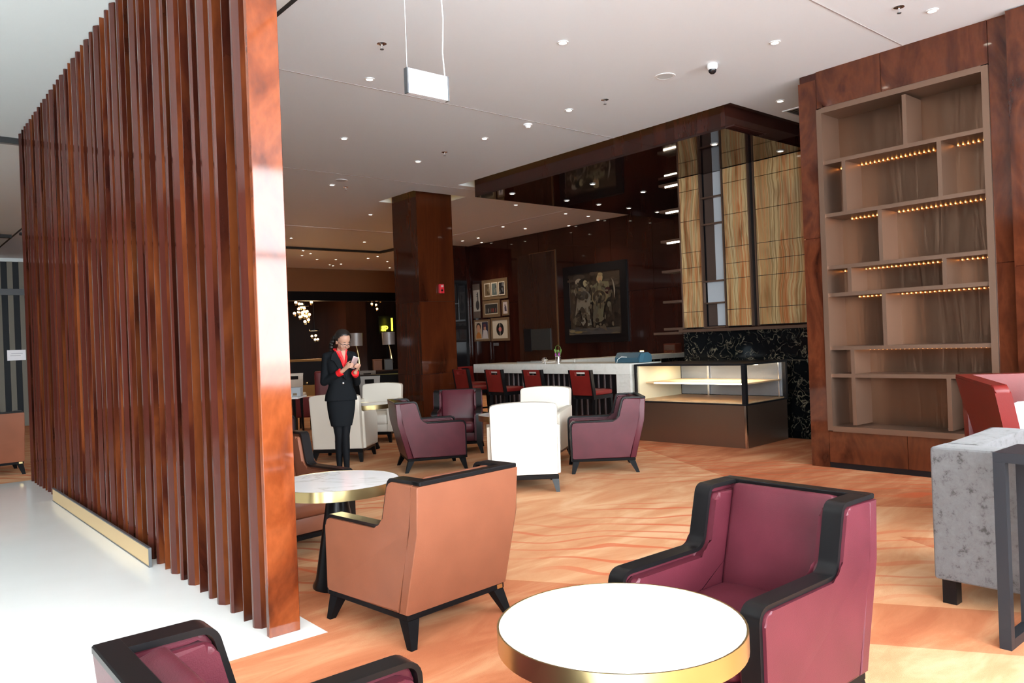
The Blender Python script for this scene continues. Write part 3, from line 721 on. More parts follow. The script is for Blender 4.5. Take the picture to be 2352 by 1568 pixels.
# display case
dc = thing('display_case', 'empty glass pastry display case on a bronze base at the end of the bar', 'display case', (8.72, 5.70, 0), R(4))
DX, DY = 1.16, 1.76
quick('base', CASEB, dc, ((.02, .02, 0), (DX, DY, .555)))
quick('corner_trim', CHROME, dc, ((.0, .0, 0), (.03, .012, .555)), ((0, .012, 0), (.012, .03, .555)))
quick('frame', BLACK, dc, ((0, 0, .5555), (DX, DY, .575)), ((0, 0, 1.075), (DX, DY, 1.10)), ((0, 0, .5755), (.06, .055, 1.0745)), ((0, DY - .03, .5755), (.03, DY, 1.0745)), ((DX - .05, 0, .5755), (DX, .05, 1.0745)))
quick('floor_board', PALE, dc, ((.03, .03, .5755), (DX - .06, DY - .03, .592)))
quick('shelf', PALE, dc, ((.14, .06, .82), (DX - .08, DY - .1, .838)))
quick('shelf_light', LEDC, dc, ((.128, .12, .818), (.139, DY - .25, .832)))
quick('top_light', LEDC, dc, ((.5, .1, 1.062), (.53, DY - .4, 1.0745)))
quick('end_panel', plain('cream_laminate', (.72, .66, .46), .4), dc, ((.03, DY - .06, .592), (DX - .06, DY - .035, 1.0745)))
for y0, y1 in ((.05, .62), (.63, 1.2), (1.21, DY - .07)):
    quick('sliding_door', MIRROR, dc, ((DX - .058, y0, .60), (DX - .05, y1, 1.07)))
quick('shelf_post', CHROME, dc, ((DX - .09, .62, .593), (DX - .075, .64, 1.0745)), ((DX - .09, 1.19, .593), (DX - .075, 1.22, 1.0745)), ((DX - .09, .08, .593), (DX - .075, .095, 1.0745)))
quick('front_glass', GLASS, dc, ((.006, .056, .576), (.012, DY - .031, 1.0745)))
quick('side_glass', GLASS, dc, ((.061, .006, .576), (DX - .051, .012, 1.0745)))

_c = area('case_light', (9.32, 6.6, 1.068), (0, 0, R(4)), .25, 1.3, 7, (1, .88, .68))
# onyx wall cabinet with shelves, ledge and marble
ox = thing('onyx_wall_cabinet', 'tall striped onyx panels with a glazed shelf column on a copper ledge', 'wall cabinet', (10.3, 0, 0))
quick('carcass', BLACK, ox, ((.03, 5.0, 1.6), (.12, 7.0, 4.049)), ((.1, 7.0, 1.6), (.12, 7.85, 4.049)))
rows = [1.61, 1.865, 2.34, 2.575, 2.825, 3.33, 3.815, 4.045]
def tiles(y0, y1, splits):
    for i in range(7):
        ys_ = [y0] + sorted(y for k, y in splits if k == i) + [y1]
        for a, b in zip(ys_, ys_[1:]): quick('onyx_tile', ONYX, ox, ((0, a + .003, rows[i] + .004), (.029, b - .003, rows[i + 1] - .004)))
tiles(7.445, 7.835, [(1, 7.72), (4, 7.735)])
tiles(6.575, 7.00, [(4, 6.70)])
tiles(5.0, 6.45, [(0, 6.15), (0, 5.6)])
for y in (7.84, 7.43, 7.02, 6.56, 6.465): quick('upright', COPPER, ox, ((-.012, y - .012, 1.6), (.05, y + .012, 4.046)))
quick('glass_back', FROST, ox, ((.085, 7.04, 1.63), (.099, 7.24, 4.045)), ((.085, 7.24, 2.0), (.099, 7.41, 2.32)))
quick('brown_back', plain('brown_back_board', (.075, .05, .04), .5), ox, ((.085, 7.242, 1.63), (.098, 7.41, 1.99)), ((.085, 7.242, 2.33), (.098, 7.41, 4.045)))
for z in (1.605, 1.985, 2.33, 3.23, 3.65): quick('shelf', COPPER, ox, ((-.008, 7.045, z - .012), (.084, 7.415, z + .012)))
for i, z in enumerate((3.99, 3.56, 3.06, 2.56, 2.055, 1.605)):
    quick('side_shelf', COPPER, ox, ((-.01, 7.855, z - .02), (.30, 8.24, z + .02)))
    if i < 3: quick('shelf_light', LEDC, ox, ((.0, 7.87, z - .045), (.02, 8.12, z - .021)))
quick('ledge', COPPER, ox, ((-.06, 4.6, 1.54), (.12, 7.9, 1.585)), ((-.06, 7.9, 1.515), (.12, 8.42, 1.555)))
mb = struct(quick('wall_marble', BMARB, None, ((10.34, 4.45, 0), (10.419, 7.88, 1.538))))

# things on the counters
vz = thing('flower_vase', 'small silver vase with purple and green flowers on the bar counter', 'vase', (8.86, 9.32, 1.113))
bm = B(); lathe(bm, [(0, 0), (.042, 0), (.05, .04), (.045, .10), (.05, .115), (.044, .115), (.04, .10), (0, .1)], 20); fin('vessel', bm, CHROME, vz)
bm = B()
for a in range(6): tube(bm, [(0, 0, .1), (.03 * math.cos(a), .03 * math.sin(a), .16), (.05 * math.cos(a), .05 * math.sin(a), .20)], .004, 5)
tube(bm, [(0, -.05, .12), (0, -.085, .2), (0, -.06, .27), (0, 0, .30), (0, .05, .27), (0, .06, .18), (0, .02, .11)], .004, 5)
fin('stems', bm, plain('stem_green', (.10, .22, .04), .6), vz)
bm = B()
for a in range(9): ball(bm, (.035 * math.cos(a * 2.1), .04 * math.sin(a * 2.1), .13 + .012 * (a % 4)), .016, 8)
fin('blossoms', bm, plain('orchid_purple', (.32, .06, .28), .6), vz)
bm = B()
for a in range(6): ball(bm, (.05 * math.cos(a), .06 * math.sin(a), .19 + .012 * (a % 3)), (.010, .016, .022), 8)
fin('leaves', bm, plain('leaf_green', (.16, .30, .06), .6), vz)
sd = thing('sugar_bowl', 'small silver domed bowl on the bar counter left of the vase', 'bowl', (8.80, 9.58, 1.113))
bm = B(); lathe(bm, [(0, .0), (.03, 0), (.012, .015), (.012, .03), (.05, .045), (.055, .07), (.04, .095), (0, .105)], 20); fin('bowl', bm, CHROME, sd)
tr = thing('serving_tray', 'low white serving tray on the bar counter left of the vase', 'tray', (9.05, 10.1, 1.113))
bm = B(); box(bm, (-.16, -.35, 0), (.16, .3, .012), .004, 1); fin('tray', bm, WHITE, tr)
quick('tray_rim', CHROME, tr, ((-.165, -.355, .008), (-.158, .305, .03)), ((.158, -.355, .008), (.165, .305, .03)))
gl = thing('drinking_glass', 'clear drinking glass on the bar counter right of the vase', 'glass', (8.86, 8.93, 1.113))
bm = B(); lathe(bm, [(.03, 0), (.034, .06), (.032, .06), (.028, .004), (0, .004)], 20); fin('glass', bm, GLASS, gl)
pr = thing('receipt_printer', 'blue grey receipt printer at the end of the bar counter', 'printer', (8.95, 7.80, 1.116), R(8))
BL = plain('blue_grey_plastic', (.030, .075, .105), .35); BL2 = plain('blue_plastic_side', (.05, .14, .20), .35)
bm = B(); prism(bm, fillet([(-.12, 0), (.13, 0), (.13, .12), (.04, .155), (-.06, .15), (-.13, .07)], [.01, .01, .02, .03, .03, .02]), 'y', -.19, .22, .008); fin('body', bm, BL, pr)
bm = B(); prism(bm, fillet([(-.10, 0), (.14, 0), (.15, .11), (.04, .15), (-.05, .14)], [.01, .01, .03, .03, .03]), 'y', -.26, -.191, .01); fin('side_cover', bm, BL2, pr)
quick('logo', CHROME, pr, ((-.02, -.02, .1535), (.0, .03, .1555)))
bm = B(); tube(bm, [(-.14, .18, .0), (-.16, .15, .05), (-.16, .08, .09), (-.13, .0, .085)], .004, 6); fin('cable', bm, WHITE, pr)
rd = thing('radio', 'small wooden radio on the rear bar counter against the back wall', 'radio', (13.2, 10.36, 1.131), R(-8))
bm = B(); box(bm, (-.09, -.18, 0), (.09, .18, .2), .01, 2); fin('cabinet', bm, plain('radio_wood', (.10, .025, .015), .3), rd)
quick('speaker_grille', plain('radio_cloth', (.10, .06, .05), .8), rd, ((-.092, -.155, .06), (-.0905, .155, .17)))
bm = B()
for k in range(2): cyl(bm, (-.0905, .1 - .2 * k, .035), (-.105, .1 - .2 * k, .035), .014, seg=12)
fin('knob', bm, GOLD, rd)
cl = thing('tea_light', 'small glowing tea light on the rear bar counter near the onyx cabinet', 'candle', (11.9, 10.1, 1.131))
bm = B(); lathe(bm, [(0, 0), (.035, 0), (.04, .09), (0, .09)], 14); fin('glow_cup', bm, emit('candle_glow', (1, .6, .25), 3), cl)
bm = B(); lathe(bm, [(.042, 0), (.047, .03), (.044, .03), (.039, 0)], 14, close=True); fin('holder', bm, GOLD, cl)

# ================================================================== ceiling fittings
def downlight(label, x, y, z=CZ, group=None, r=.037):
    t = thing('downlight', label, 'ceiling light', (x, y, z), 0, group)
    bm = B(); lathe(bm, [(r, 0), (r * 1.45, -.002), (r * 1.45, -.008), (r * 1.0, -.012), (r * .92, -.004)], 18, close=True); fin('flange', bm, WHITE, t)
    bm = B(); lathe(bm, [(0, -.005), (r * .9, -.005), (r * .9, -.002), (0, -.002)], 18); fin('lens', bm, LAMPE, t)
    return t
ORD = ['first', 'second', 'third', 'fourth', 'fifth', 'sixth', 'seventh', 'eighth', 'ninth', 'tenth', 'eleventh', 'twelfth', 'thirteenth', 'fourteenth', 'fifteenth']
near = [((4.17, 7.08), 'recessed downlight just left of the hanging white sign'), ((5.16, 5.2), 'recessed downlight right of the hanging white sign near the top edge'),
        ((6.87, 4.02), 'recessed downlight between the camera dome and the long ceiling joint'), ((7.38, 2.78), 'recessed downlight in the top right corner above the bookcase'),
        ((6.72, 6.71), 'recessed downlight just below the sprinkler in the middle of the ceiling'), ((8.65, 5.02), 'recessed downlight between the dark canopy corner and the bookcase wall'),
        ((6.65, 8.29), 'recessed downlight below and right of the hanging white sign'), ((5.05, 9.29), 'small recessed downlight far below the hanging sign towards the screen'),
        ((6.61, 9.88), 'recessed downlight left of the dark canopy near a sprinkler'), ((6.29, 12.06), 'recessed downlight beside the round ceiling speaker left of the column'),
        ((8.37, 14.38), 'recessed downlight in the ceiling just left of the veneer column'), ((8.37, 18.31), 'recessed downlight beside the screen end before the dark ceiling slot'), ((10.39, 18.22), 'recessed downlight left of the column before the dark ceiling slot')]
d0 = None
GD = 'recessed downlights in the white ceiling'
for (x, y), lab in near:
    if d0 is None: d0 = downlight(lab, x, y, CZ - .0005, GD)
    else: dup(d0, (x, y, CZ - .0005), 0, lab)
for i, (x, y) in enumerate([(8.7, 10.14), (10.03, 10.16), (9.35, 8.85), (10.88, 10.16), (11.74, 10.16), (10.66, 8.88), (12.65, 10.19), (8.88, 6.14), (10.05, 5.86)]):
    dup(d0, (x, y, cz - .0005), 0, 'recessed downlight in the dark canopy, %s from the left' % ORD[i], 'downlights in the dark canopy')
bl = sorted([(10.4, 12.02), (12.12, 12.33), (12.85, 12.34), (13.45, 12.61), (12.07, 14.46), (12.78, 14.45), (13.45, 13.59), (12.74, 16.31), (13.4, 17.01), (12.7, 16.96)], key=lambda p: -p[1] * .645 + p[0] * .2)
px_order = [(12.7, 16.96), (12.74, 16.31), (13.4, 17.01), (12.07, 14.46), (10.4, 12.02), (12.78, 14.45), (12.12, 12.33), (13.45, 13.59), (12.85, 12.34), (13.45, 12.61)]
for i, (x, y) in enumerate(px_order):
    dup(d0, (x, y, CZ - .0005), 0, 'small downlight between the column and the dark canopy, %s from the left' % ORD[i], 'downlights right of the column')
for i, (x, y) in enumerate([(10.21, 21.63), (9.72, 20.5), (10.21, 21.06), (11.07, 22.4), (12.14, 23.64), (12.4, 23.92), (11.63, 22.22), (12.4, 23.35), (12.39, 21.54), (12.42, 21.0), (13.45, 22.14), (14.59, 23.87)]):
    dup(d0, (x, y, CZ - .0005), 0, 'tiny far downlight above the brown fascia, %s from the left' % ORD[i], 'far downlights above the brown fascia')
def lamp(name, loc, power, col=(1, .78, .52), size=.06):
    l = bpy.data.lights.new(name, 'SPOT'); l.energy = power; l.color = col; l.spot_size = 2.0; l.spot_blend = .8; l.shadow_soft_size = size
    o = bpy.data.objects.new(name, l); COL.objects.link(o); o.location = loc; return o
for x, y in [(10.39, 18.22), (8.37, 18.31), (10.21, 21.6), (12.4, 23.4), (12.4, 21.2), (8.37, 14.38), (12.07, 14.46), (12.8, 12.34), (12.7, 16.6)]:
    lamp('downlight_beam', (x, y, CZ - .03), 60)
for x, y in [(8.7, 10.14), (10.88, 10.16), (10.66, 8.88), (12.65, 10.19)]: lamp('downlight_beam', (x, y, cz - .03), 40)

def sprinkler(label, x, y):
    t = thing('sprinkler', label, 'sprinkler', (x, y, CZ), 0, 'ceiling sprinklers')
    bm = B(); lathe(bm, [(0, -.012), (.02, -.012), (.045, -.003), (.045, -.0005), (0, -.0005)], 18); fin('rosette', bm, CHROME, t)
    bm = B(); cyl(bm, (0, 0, -.0125), (0, 0, -.05), .008, .006, 8); fin('stem', bm, CHROME, t)
    bm = B(); lathe(bm, [(0, -.056), (.018, -.056), (.018, -.0505), (0, -.0505)], 12); fin('deflector', bm, GREYM, t)
    return t
s0 = sprinkler('ceiling sprinkler left of the hanging white sign', 3.79, 6.19)
for (x, y), lab in [((6.8, 6.19), 'ceiling sprinkler in the middle of the ceiling above the dark canopy'), ((7.06, 2.93), 'ceiling sprinkler in the top right corner beside a downlight'),
                    ((6.63, 9.21), 'ceiling sprinkler left of the dark canopy'), ((6.58, 12.11), 'ceiling sprinkler beside the round speaker left of the column')]:
    dup(s0, (x, y, CZ), 0, lab)
def speaker(label, x, y):
    t = thing('ceiling_speaker', label, 'speaker', (x, y, CZ), 0, 'round ceiling speakers')
    bm = B(); lathe(bm, [(.085, -.006), (.11, -.006), (.112, -.0005), (.085, -.0005)], 24, close=True); fin('bezel', bm, WHITE, t)
    bm = B(); lathe(bm, [(0, -.005), (.0845, -.005), (.0845, -.001), (0, -.001)], 24); fin('grille', bm, plain('speaker_mesh', (.62, .66, .66), .6), t)
    return t
k0 = speaker('round white ceiling speaker left of the camera dome', 6.75, 5.26)
dup(k0, (6.26, 11.68, CZ), 0, 'round white ceiling speaker far back left of the column')
t = thing('dome_camera', 'small white dome security camera on the ceiling', 'security camera', (6.87, 4.74, CZ))
bm = B(); lathe(bm, [(0, -.06), (.045, -.06), (.055, -.035), (.055, -.0005), (0, -.0005)], 20); fin('housing', bm, WHITE, t)
bm = B(); lathe(bm, [(0, -.105), (.02, -.10), (.036, -.085), (.042, -.0605), (0, -.0605)], 20); fin('dome', bm, plain('dome_glass', (.01, .01, .012), .05), t)
t = thing('smoke_detector', 'white smoke detector on the ceiling near a joint line', 'smoke detector', (6.71, 7.46, CZ))
bm = B(); lathe(bm, [(0, -.018), (.055, -.018), (.06, -.0005), (0, -.0005)], 20); fin('base', bm, WHITE, t)
bm = B(); lathe(bm, [(0, -.055), (.025, -.052), (.04, -.03), (.045, -.0185), (0, -.0185)], 20); fin('chamber', bm, WHITE, t)
t = thing('air_vent', 'slotted air vent in the ceiling behind the bookcase wall edge', 'air vent', (9.5, 5.05, CZ))
quick('frame', WHITE, t, ((-.42, -.2, -.012), (.42, -.17, -.0005)), ((-.42, .17, -.012), (.42, .2, -.0005)), ((-.42, -.17, -.012), (-.39, .17, -.0005)), ((.39, -.17, -.012), (.42, .17, -.0005)))
quick('backing', DARKG, t, ((-.39, -.17, -.003), (.39, .17, -.0005)))
for k in range(8): quick('slat', GREYM, t, ((-.389, -.16 + .042 * k, -.012), (.389, -.148 + .042 * k, -.0035)))

sg = thing('hanging_sign', 'blank white rectangular sign hanging from the ceiling on two cords', 'sign', (3.0, 4.6, 3.275))
quick('light_box', WHITE, sg, ((.012, -.018, .032), (.348, .018, .17)))
quick('lower_strip', plain('pale_grey', (.62, .64, .66), .5), sg, ((.012, -.018, 0), (.348, .018, .0315)))
quick('top_cap', plain('silver_grey', (.55, .55, .57), .4), sg, ((.012, -.018, .1705), (.348, .018, .176)))
for x in (0, .3485): quick('end_cap', GREYM, sg, ((x, -.021, -.002), (x + .0115, .021, .177)))
quick('indicator', plain('mid_grey', (.45, .47, .48), .5), sg, ((.03, -.0195, .075), (.05, -.0181, .10)))
for x, r in ((.015, .002), (.34, .0045)):
    bm = B(); w_ = .0 if r < .003 else .012
    tube(bm, [(x, 0, .178), (x - w_, 0, .35), (x + w_ * .3, 0, .6), (x - w_, 0, .85), (x, 0, 1.025)], r, 6); fin('cord', bm, WHITE, sg)

# ================================================================== pictures on the back wall
XW = 13.571
def picture(name, label, y0, z0, y1, z1, fcol, fw_, patches, group, depth=.02, mat_=None, mw=0):
    t = thing(name, label, 'picture', (XW, y0, z0), 0, group)
    w, h = y0 - y1, z1 - z0
    quick('frame', fcol, t, ((-depth, -w, 0), (0, -w + fw_, h)), ((-depth, -fw_, 0), (0, 0, h)), ((-depth, -w + fw_, 0), (0, -fw_, fw_)), ((-depth, -w + fw_, h - fw_), (0, -fw_, h)))
    quick('board', mat_ or WMAT, t, ((-depth * .6, -w + fw_, fw_), (0, -fw_, h - fw_)))
    printed('print', (-depth * .6 - .0005, -fw_ - mw, fw_ + mw), (0, -(w - 2 * fw_ - 2 * mw), 0), (0, 0, h - 2 * fw_ - 2 * mw), patches, t)
    return t
GPIC = 'framed pictures in the cluster by the bar'
TANF = plain('tan_frame', (.17, .115, .065), .6)
picture('framed_picture', 'tall narrow framed picture of a black long-necked lute', 17.72, 2.2, 17.37, 3.18, TANF, .0, [((.12, .10, .09), rect(0, 0, 1, 1)), ((.42, .42, .40), rect(.08, .2, .95, .82)), ((.03, .03, .035), ell(.62, .38, .24, .14)), ((.03, .03, .035), rect(.62, .4, .74, .75)), ((.03, .03, .035), rect(.5, .68, .62, .70)), ((.03, .03, .035), rect(.5, .63, .62, .65))], GPIC)
def noisy(x0, y0, x1, y1, cols, n, seed):
    rr = random.Random(seed); out = []
    for _ in range(n):
        c = rr.choice(cols); a, b = rr.uniform(x0, x1), rr.uniform(y0, y1); sz = 1 if n < 60 else .35; w = (x1 - x0) * rr.uniform(.05, .14) * sz; h = (y1 - y0) * rr.uniform(.06, .2) * sz
        out.append((c, [(min(x1, max(x0, p)), min(y1, max(y0, q))) for p, q in ell(a, b, w, h, 9)]))
    return out
tri = []
for k, cols in enumerate([[(.14, .10, .06), (.22, .18, .12), (.06, .05, .03)], [(.10, .14, .15), (.2, .2, .18), (.05, .06, .06)], [(.01, .01, .015), (.12, .13, .15), (.2, .2, .22)]]):
    x0 = .07 + .305 * k; tri += [((.62, .58, .50), rect(x0, .14, x0 + .26, .86)), (cols[0], rect(x0 + .03, .19, x0 + .23, .81))] + noisy(x0 + .03, .19, x0 + .23, .81, cols, 14, k)
picture('framed_picture', 'wide framed picture of three small dark photographs in a row', 17.27, 2.69, 16.16, 3.25, TANF, .02, tri, GPIC, mat_=TANF)
picture('framed_picture', 'framed picture of a dim stage scene with tiny red and white figures', 17.27, 2.2, 16.51, 2.67, TANF, .085, [((.62, .58, .48), rect(0, 0, 1, 1)), ((.03, .03, .03), rect(.04, .07, .96, .93))] + [(c, ell(x, .35, .035, .22, 10)) for x, c in ((.12, (.08, .07, .06)), (.28, (.28, .28, .27)), (.42, (.10, .09, .08)), (.55, (.26, .05, .03)), (.66, (.26, .05, .04)), (.84, (.24, .07, .08)))], GPIC)
picture('framed_picture', 'small narrow framed picture of one dark standing figure', 16.42, 2.22, 16.13, 2.64, TANF, .05, [((.55, .50, .52), rect(0, 0, 1, 1)), ((.05, .05, .09), [(.35, .2), (.8, .2), (.7, .62), (.45, .72), (.3, .5)]), ((.05, .05, .07), ell(.45, .72, .12, .07))], GPIC)
picture('framed_picture', 'framed picture of two portrait photographs side by side', 17.71, 1.54, 16.99, 2.15, TANF, .055, [((.60, .56, .48), rect(0, 0, 1, 1)), ((.40, .34, .26), rect(.04, .04, .48, .96)), ((.03, .02, .02), ell(.26, .72, .17, .22)), ((.52, .30, .20), ell(.25, .62, .13, .22)), ((.45, .19, .05), [(.05, .04), (.46, .04), (.42, .25), (.3, .42), (.15, .38), (.05, .2)]), ((.02, .02, .05), rect(.52, .04, .97, .96)), ((.55, .55, .58), [(.54, .05), (.95, .05), (.92, .45), (.78, .55), (.62, .52)]), ((.42, .24, .18), ell(.73, .62, .09, .13)), ((.12, .04, .05), ell(.72, .78, .11, .09))], GPIC)
picture('framed_picture', 'framed picture of a black vinyl record split down the middle', 16.93, 1.53, 16.14, 2.17, TANF, .07, [((.60, .57, .48), rect(0, 0, 1, 1)), ((.012, .012, .012), ell(.5, .5, .25, .36, 24)), ((.50, .12, .12), ell(.5, .5, .1, .13, 16)), ((.60, .57, .48), rect(.485, .1, .515, .9))], GPIC)
sw = thing('wall_switch', 'pair of grey wall switches below the framed pictures', 'switch', (XW, 16.85, 1.40))
for k in range(2): quick('switch_plate', GREYM, sw, ((-.01, -.1 - .11 * k, 0), (0, -.11 * k, .08)))
DK = [(.055, .038, .028), (.085, .060, .042), (.04, .03, .024)]
art = [((.055, .040, .030), rect(0, 0, 1, 1))] + noisy(0, 0, 1, 1, DK, 90, 4) + noisy(0, .75, 1, 1, [(.085, .065, .05), (.07, .05, .04)], 14, 9)
art += [((.10, .10, .10), rect(0, 0, 1, .10))] + noisy(.0, .0, 1, .12, [(.12, .11, .09), (.07, .07, .07), (.2, .17, .11)], 14, 5)
art += [((.26, .24, .19), [(.14, .3), (.2, .62), (.16, .75), (.26, .80), (.40, .72), (.47, .62), (.44, .40), (.47, .13), (.4, .12), (.36, .42), (.3, .2), (.25, .42)]),
        ((.46, .42, .34), ell(.21, .70, .07, .09)), ((.40, .26, .14), ell(.27, .70, .05, .06)), ((.09, .08, .07), ell(.30, .64, .11, .08)), ((.42, .38, .30), ell(.24, .855, .075, .06)), ((.02, .02, .02), ell(.30, .84, .06, .06)), ((.48, .44, .28), ell(.37, .825, .045, .055)),
        ((.20, .19, .12), [(.48, .75), (.64, .84), (.82, .82), (.86, .62), (.74, .5), (.68, .2), (.56, .18), (.52, .5)]), ((.40, .33, .20), ell(.655, .885, .06, .075)), ((.44, .27, .16), ell(.66, .855, .035, .055)), ((.30, .24, .14), ell(.665, .945, .05, .03)),
        ((.24, .19, .11), ell(.64, .58, .15, .125, 22)), ((.085, .065, .045), ell(.635, .59, .125, .105, 22)), ((.30, .24, .13), ell(.66, .6, .03, .05)), ((.05, .015, .02), ell(.81, .68, .06, .06)), ((.30, .28, .24), [(.88, .87), (.92, .82), (.95, .68), (.93, .55), (.92, .68), (.9, .8)]),
        ((.30, .28, .22), [(.2, .3), (.3, .14), (.36, .2), (.33, .3), (.27, .22)]), ((.32, .30, .22), rect(.395, .1, .445, .36)), ((.16, .15, .11), [(.52, .45), (.6, .45), (.57, .18), (.5, .2)]), ((.28, .24, .14), ell(.08, .06, .06, .025)), ((.26, .2, .08), ell(.2, .04, .08, .02)), ((.16, .13, .09), [(.6, .12), (.78, .04), (.74, .13)])]
art += noisy(.1, .1, .9, .85, [(.10, .085, .06), (.15, .13, .09), (.07, .055, .04), (.05, .04, .03), (.2, .18, .13)], 110, 21)
art = [(tuple(v * .62 for v in c), [(x + .004 * math.sin(40 * y + 3 * x), y) for x, y in p]) for c, p in art]
picture('oil_painting', 'large dark oil painting of two costumed figures in a wide black frame', 13.94, 1.40, 11.86, 3.29, BLACK, .2, art, None, depth=.05)
dp = thing('service_door', 'tall dark flush door panel with a thin gold edge left of the oil painting', 'door panel', (XW, 15.72, 0))
quick('leaf', wood('door_veneer', [(.3, (.035, .014, .009)), (.7, (.05, .022, .014))], 1, .1, .5, rough=.25), dp, ((-.02, -1.47, 0), (0, 0, 3.76)))
quick('gold_edge', plain('dull_bronze', (.22, .11, .05), .4, metal=.7), dp, ((-.024, -1.5, 0), (0, -1.4705, 3.79)), ((-.024, -1.47, 3.765), (0, -.5, 3.78)))
quick('viewing_screen', plain('dull_screen', (.035, .04, .042), .2), dp, ((-.05, -1.24, 1.25), (-.0205, -.5, 1.8)))
quick('screen_edge', BLACK, dp, ((-.055, -.5, 1.22), (-.0205, -.22, 1.82)))
gd = thing('glazed_door', 'dark glazed double door at the far left end of the back wall', 'door', (12.25, 17.895, 0))
for k in range(2):
    quick('door_frame', BLACK, gd, ((.62 * k, -.04, 0), (.62 * k + .07, 0, 3.3)), ((.62 * k + .53, -.04, 0), (.62 * k + .60, 0, 3.3)), ((.62 * k + .07, -.04, 3.2), (.62 * k + .53, 0, 3.3)), ((.62 * k + .07, -.04, 1.9), (.62 * k + .53, 0, 2.0)), ((.62 * k + .07, -.04, 0), (.62 * k + .53, 0, .2)))
    for z0, z1 in ((.201, 1.899), (2.001, 3.199)): quick('pane', plain('dark_pane', (.012, .013, .017), .04), gd, ((.62 * k + .071, -.02, z0), (.62 * k + .529, -.012, z1)))
quick('handle', CHROME, gd, ((.56, -.09, 1.0), (.58, -.0405, 1.5)), ((.66, -.09, 1.0), (.68, -.0405, 1.5)))

# ================================================================== far background
def dining_chair(label, loc, ang, mat, group=None, zt=.96):
    t = thing('dining_chair', label, 'dining chair', loc, ang, group)
    sh = Matrix(((1, 0, -.14, .06), (0, 1, 0, 0), (0, 0, 1, 0), (0, 0, 0, 1)))
    bm = B(); prism(bm, [(-.17, .40), (.17, .40), (.19, .82), (-.19, .82)], 'x', -.24, -.20)
    for q in ([(-.19, .821), (-.085, .821), (-.088, .90), (-.195, .90)], [(.19, .821), (.085, .821), (.088, .90), (.195, .90)], [(-.195, .901), (.195, .901), (.20, zt), (-.20, zt)]): prism(bm, q, 'x', -.24, -.20)
    bmesh.ops.transform(bm, matrix=sh, verts=bm.verts); fin('backrest', bm, mat, t)
    bm = B(); cushion(bm, (.03, 0, .45), (.44, .42, .09), .03, (0, 0, .01)); fin('seat', bm, mat, t)
    for x in (-.16, .22):
        for s in (-1, 1):
            bm = B(); taper(bm, (x * 1.1, s * .19, 0), (.014, .014), (x, s * .17, .4045), (.022, .022)); fin('leg', bm, BLACKW, t)
    return t
GDC = 'far dining chairs with handle slots'
e0 = dining_chair('far cream dining chair with a dark handle slot beside the screen end', (7.76, 17.02, 0), R(60), CREAM, GDC)
dup(e0, (8.45, 16.6, 0), R(20), 'far cream dining chair half hidden behind the dark red chair', GDC)
e1 = dining_chair('far grey dining chair top with a handle slot right of the woman', (9.08, 15.95, 0), R(53), plain('grey_fabric', (.24, .22, .20), .8), GDC)
dup(e1, (7.42, 12.95, 0), R(53), 'far grey dining chair just behind the cream armchair right of the woman', GDC)
rdc = thing('high_back_chair', 'dark red high-backed chair just behind the woman', 'chair', (7.62, 15.2, 0), R(60))
bm = B(); cushion(bm, (-.2, 0, .66), (.10, .46, .74), .04); fin('backrest', bm, MARON, rdc)
bm = B(); cushion(bm, (.09, 0, .42), (.46, .46, .12), .04); fin('seat', bm, MARON, rdc)
for x in (-.18, .26):
    for s in (-1, 1): quick('leg', BLACKW, rdc, ((x, s * .19 - .02, 0), (x + .04, s * .19 + .02, .3595)))
st = thing('low_stool', 'low dark red upholstered stool near the small white table', 'stool', (6.42, 13.7, 0), R(50))
bm = B(); cushion(bm, (0, 0, .42), (.4, .4, .38), .03); fin('seat', bm, MARON, st)
for x in (-.15, .12):
    for y in (-.15, .12): quick('leg', BLACKW, st, ((x, y, 0), (x + .03, y + .03, .2295)))
wt = thing('side_table', 'small white side table on dark legs beside the screen end', 'table', (5.72, 12.95, 0), R(-40))
quick('tabletop', WHITE, wt, ((-.45, -.3, .655), (.28, .3, .685)), bev=.004)
for x in (-.4, .2):
    for y in (-.25, .22):
        bm = B(); taper(bm, (x + .02, y, 0), (.014, .014), (x, y, .6545), (.022, .022)); fin('leg', bm, BLACKW, wt)
bx = thing('tissue_box', 'pale grey box standing on the small white side table', 'box', (5.83, 12.80, .686), R(-40))
bm = B(); box(bm, (-.14, -.08, 0), (.1, .08, .16), .006, 1); fin('carton', bm, plain('pale_box', (.42, .45, .48), .6), bx)
quick('opening', plain('box_brown', (.22, .15, .09), .7), bx, ((-.03, -.0825, .02), (.04, -.0805, .06)))
bf = thing('buffet_counter', 'far dark buffet counter with a gold edged top behind the dining chairs', 'counter', (9.2, 19.9, 0), R(-40))
quick('body', BLACK, bf, ((-1.4, -.3, 0), (1.0, .3, 1.17)))
quick('gold_top', plain('antique_gold', (.30, .16, .05), .4, metal=.6), bf, ((-1.42, -.34, 1.1705), (1.02, .32, 1.23)))
quick('ledge', plain('ledge_gold', (.42, .26, .09), .4, metal=.4), bf, ((-1.4, -.75, .46), (1.0, -.3005, .54)), ((-1.38, -.70, 0), (.98, -.31, .46)))
for k in range(9):
    bm = B(); ball(bm, (-1.1 + .23 * k + (.06 if k % 2 else 0), -.36, .60), .03, 8); fin('shelf_globe', bm, GLOBE if k % 2 else GOLD, bf)
sb = thing('sideboard', 'black sideboard behind the cream armchair left of the column', 'sideboard', (8.62, 14.6, 0), R(-40))
quick('top', BLACKW, sb, ((-.6, -.25, .86), (.6, .25, .90)))
quick('body', BLACKW, sb, ((-.57, -.22, .12), (.57, .22, .8595)))
for x in (-.55, .5):
    for y in (-.2, .15): quick('leg', BLACK, sb, ((x, y, 0), (x + .05, y + .05, .1195)))
lc = thing('lamp_console', 'dark far console carrying two silver table lamps', 'console table', (11.6, 20.05, 0), R(-12))
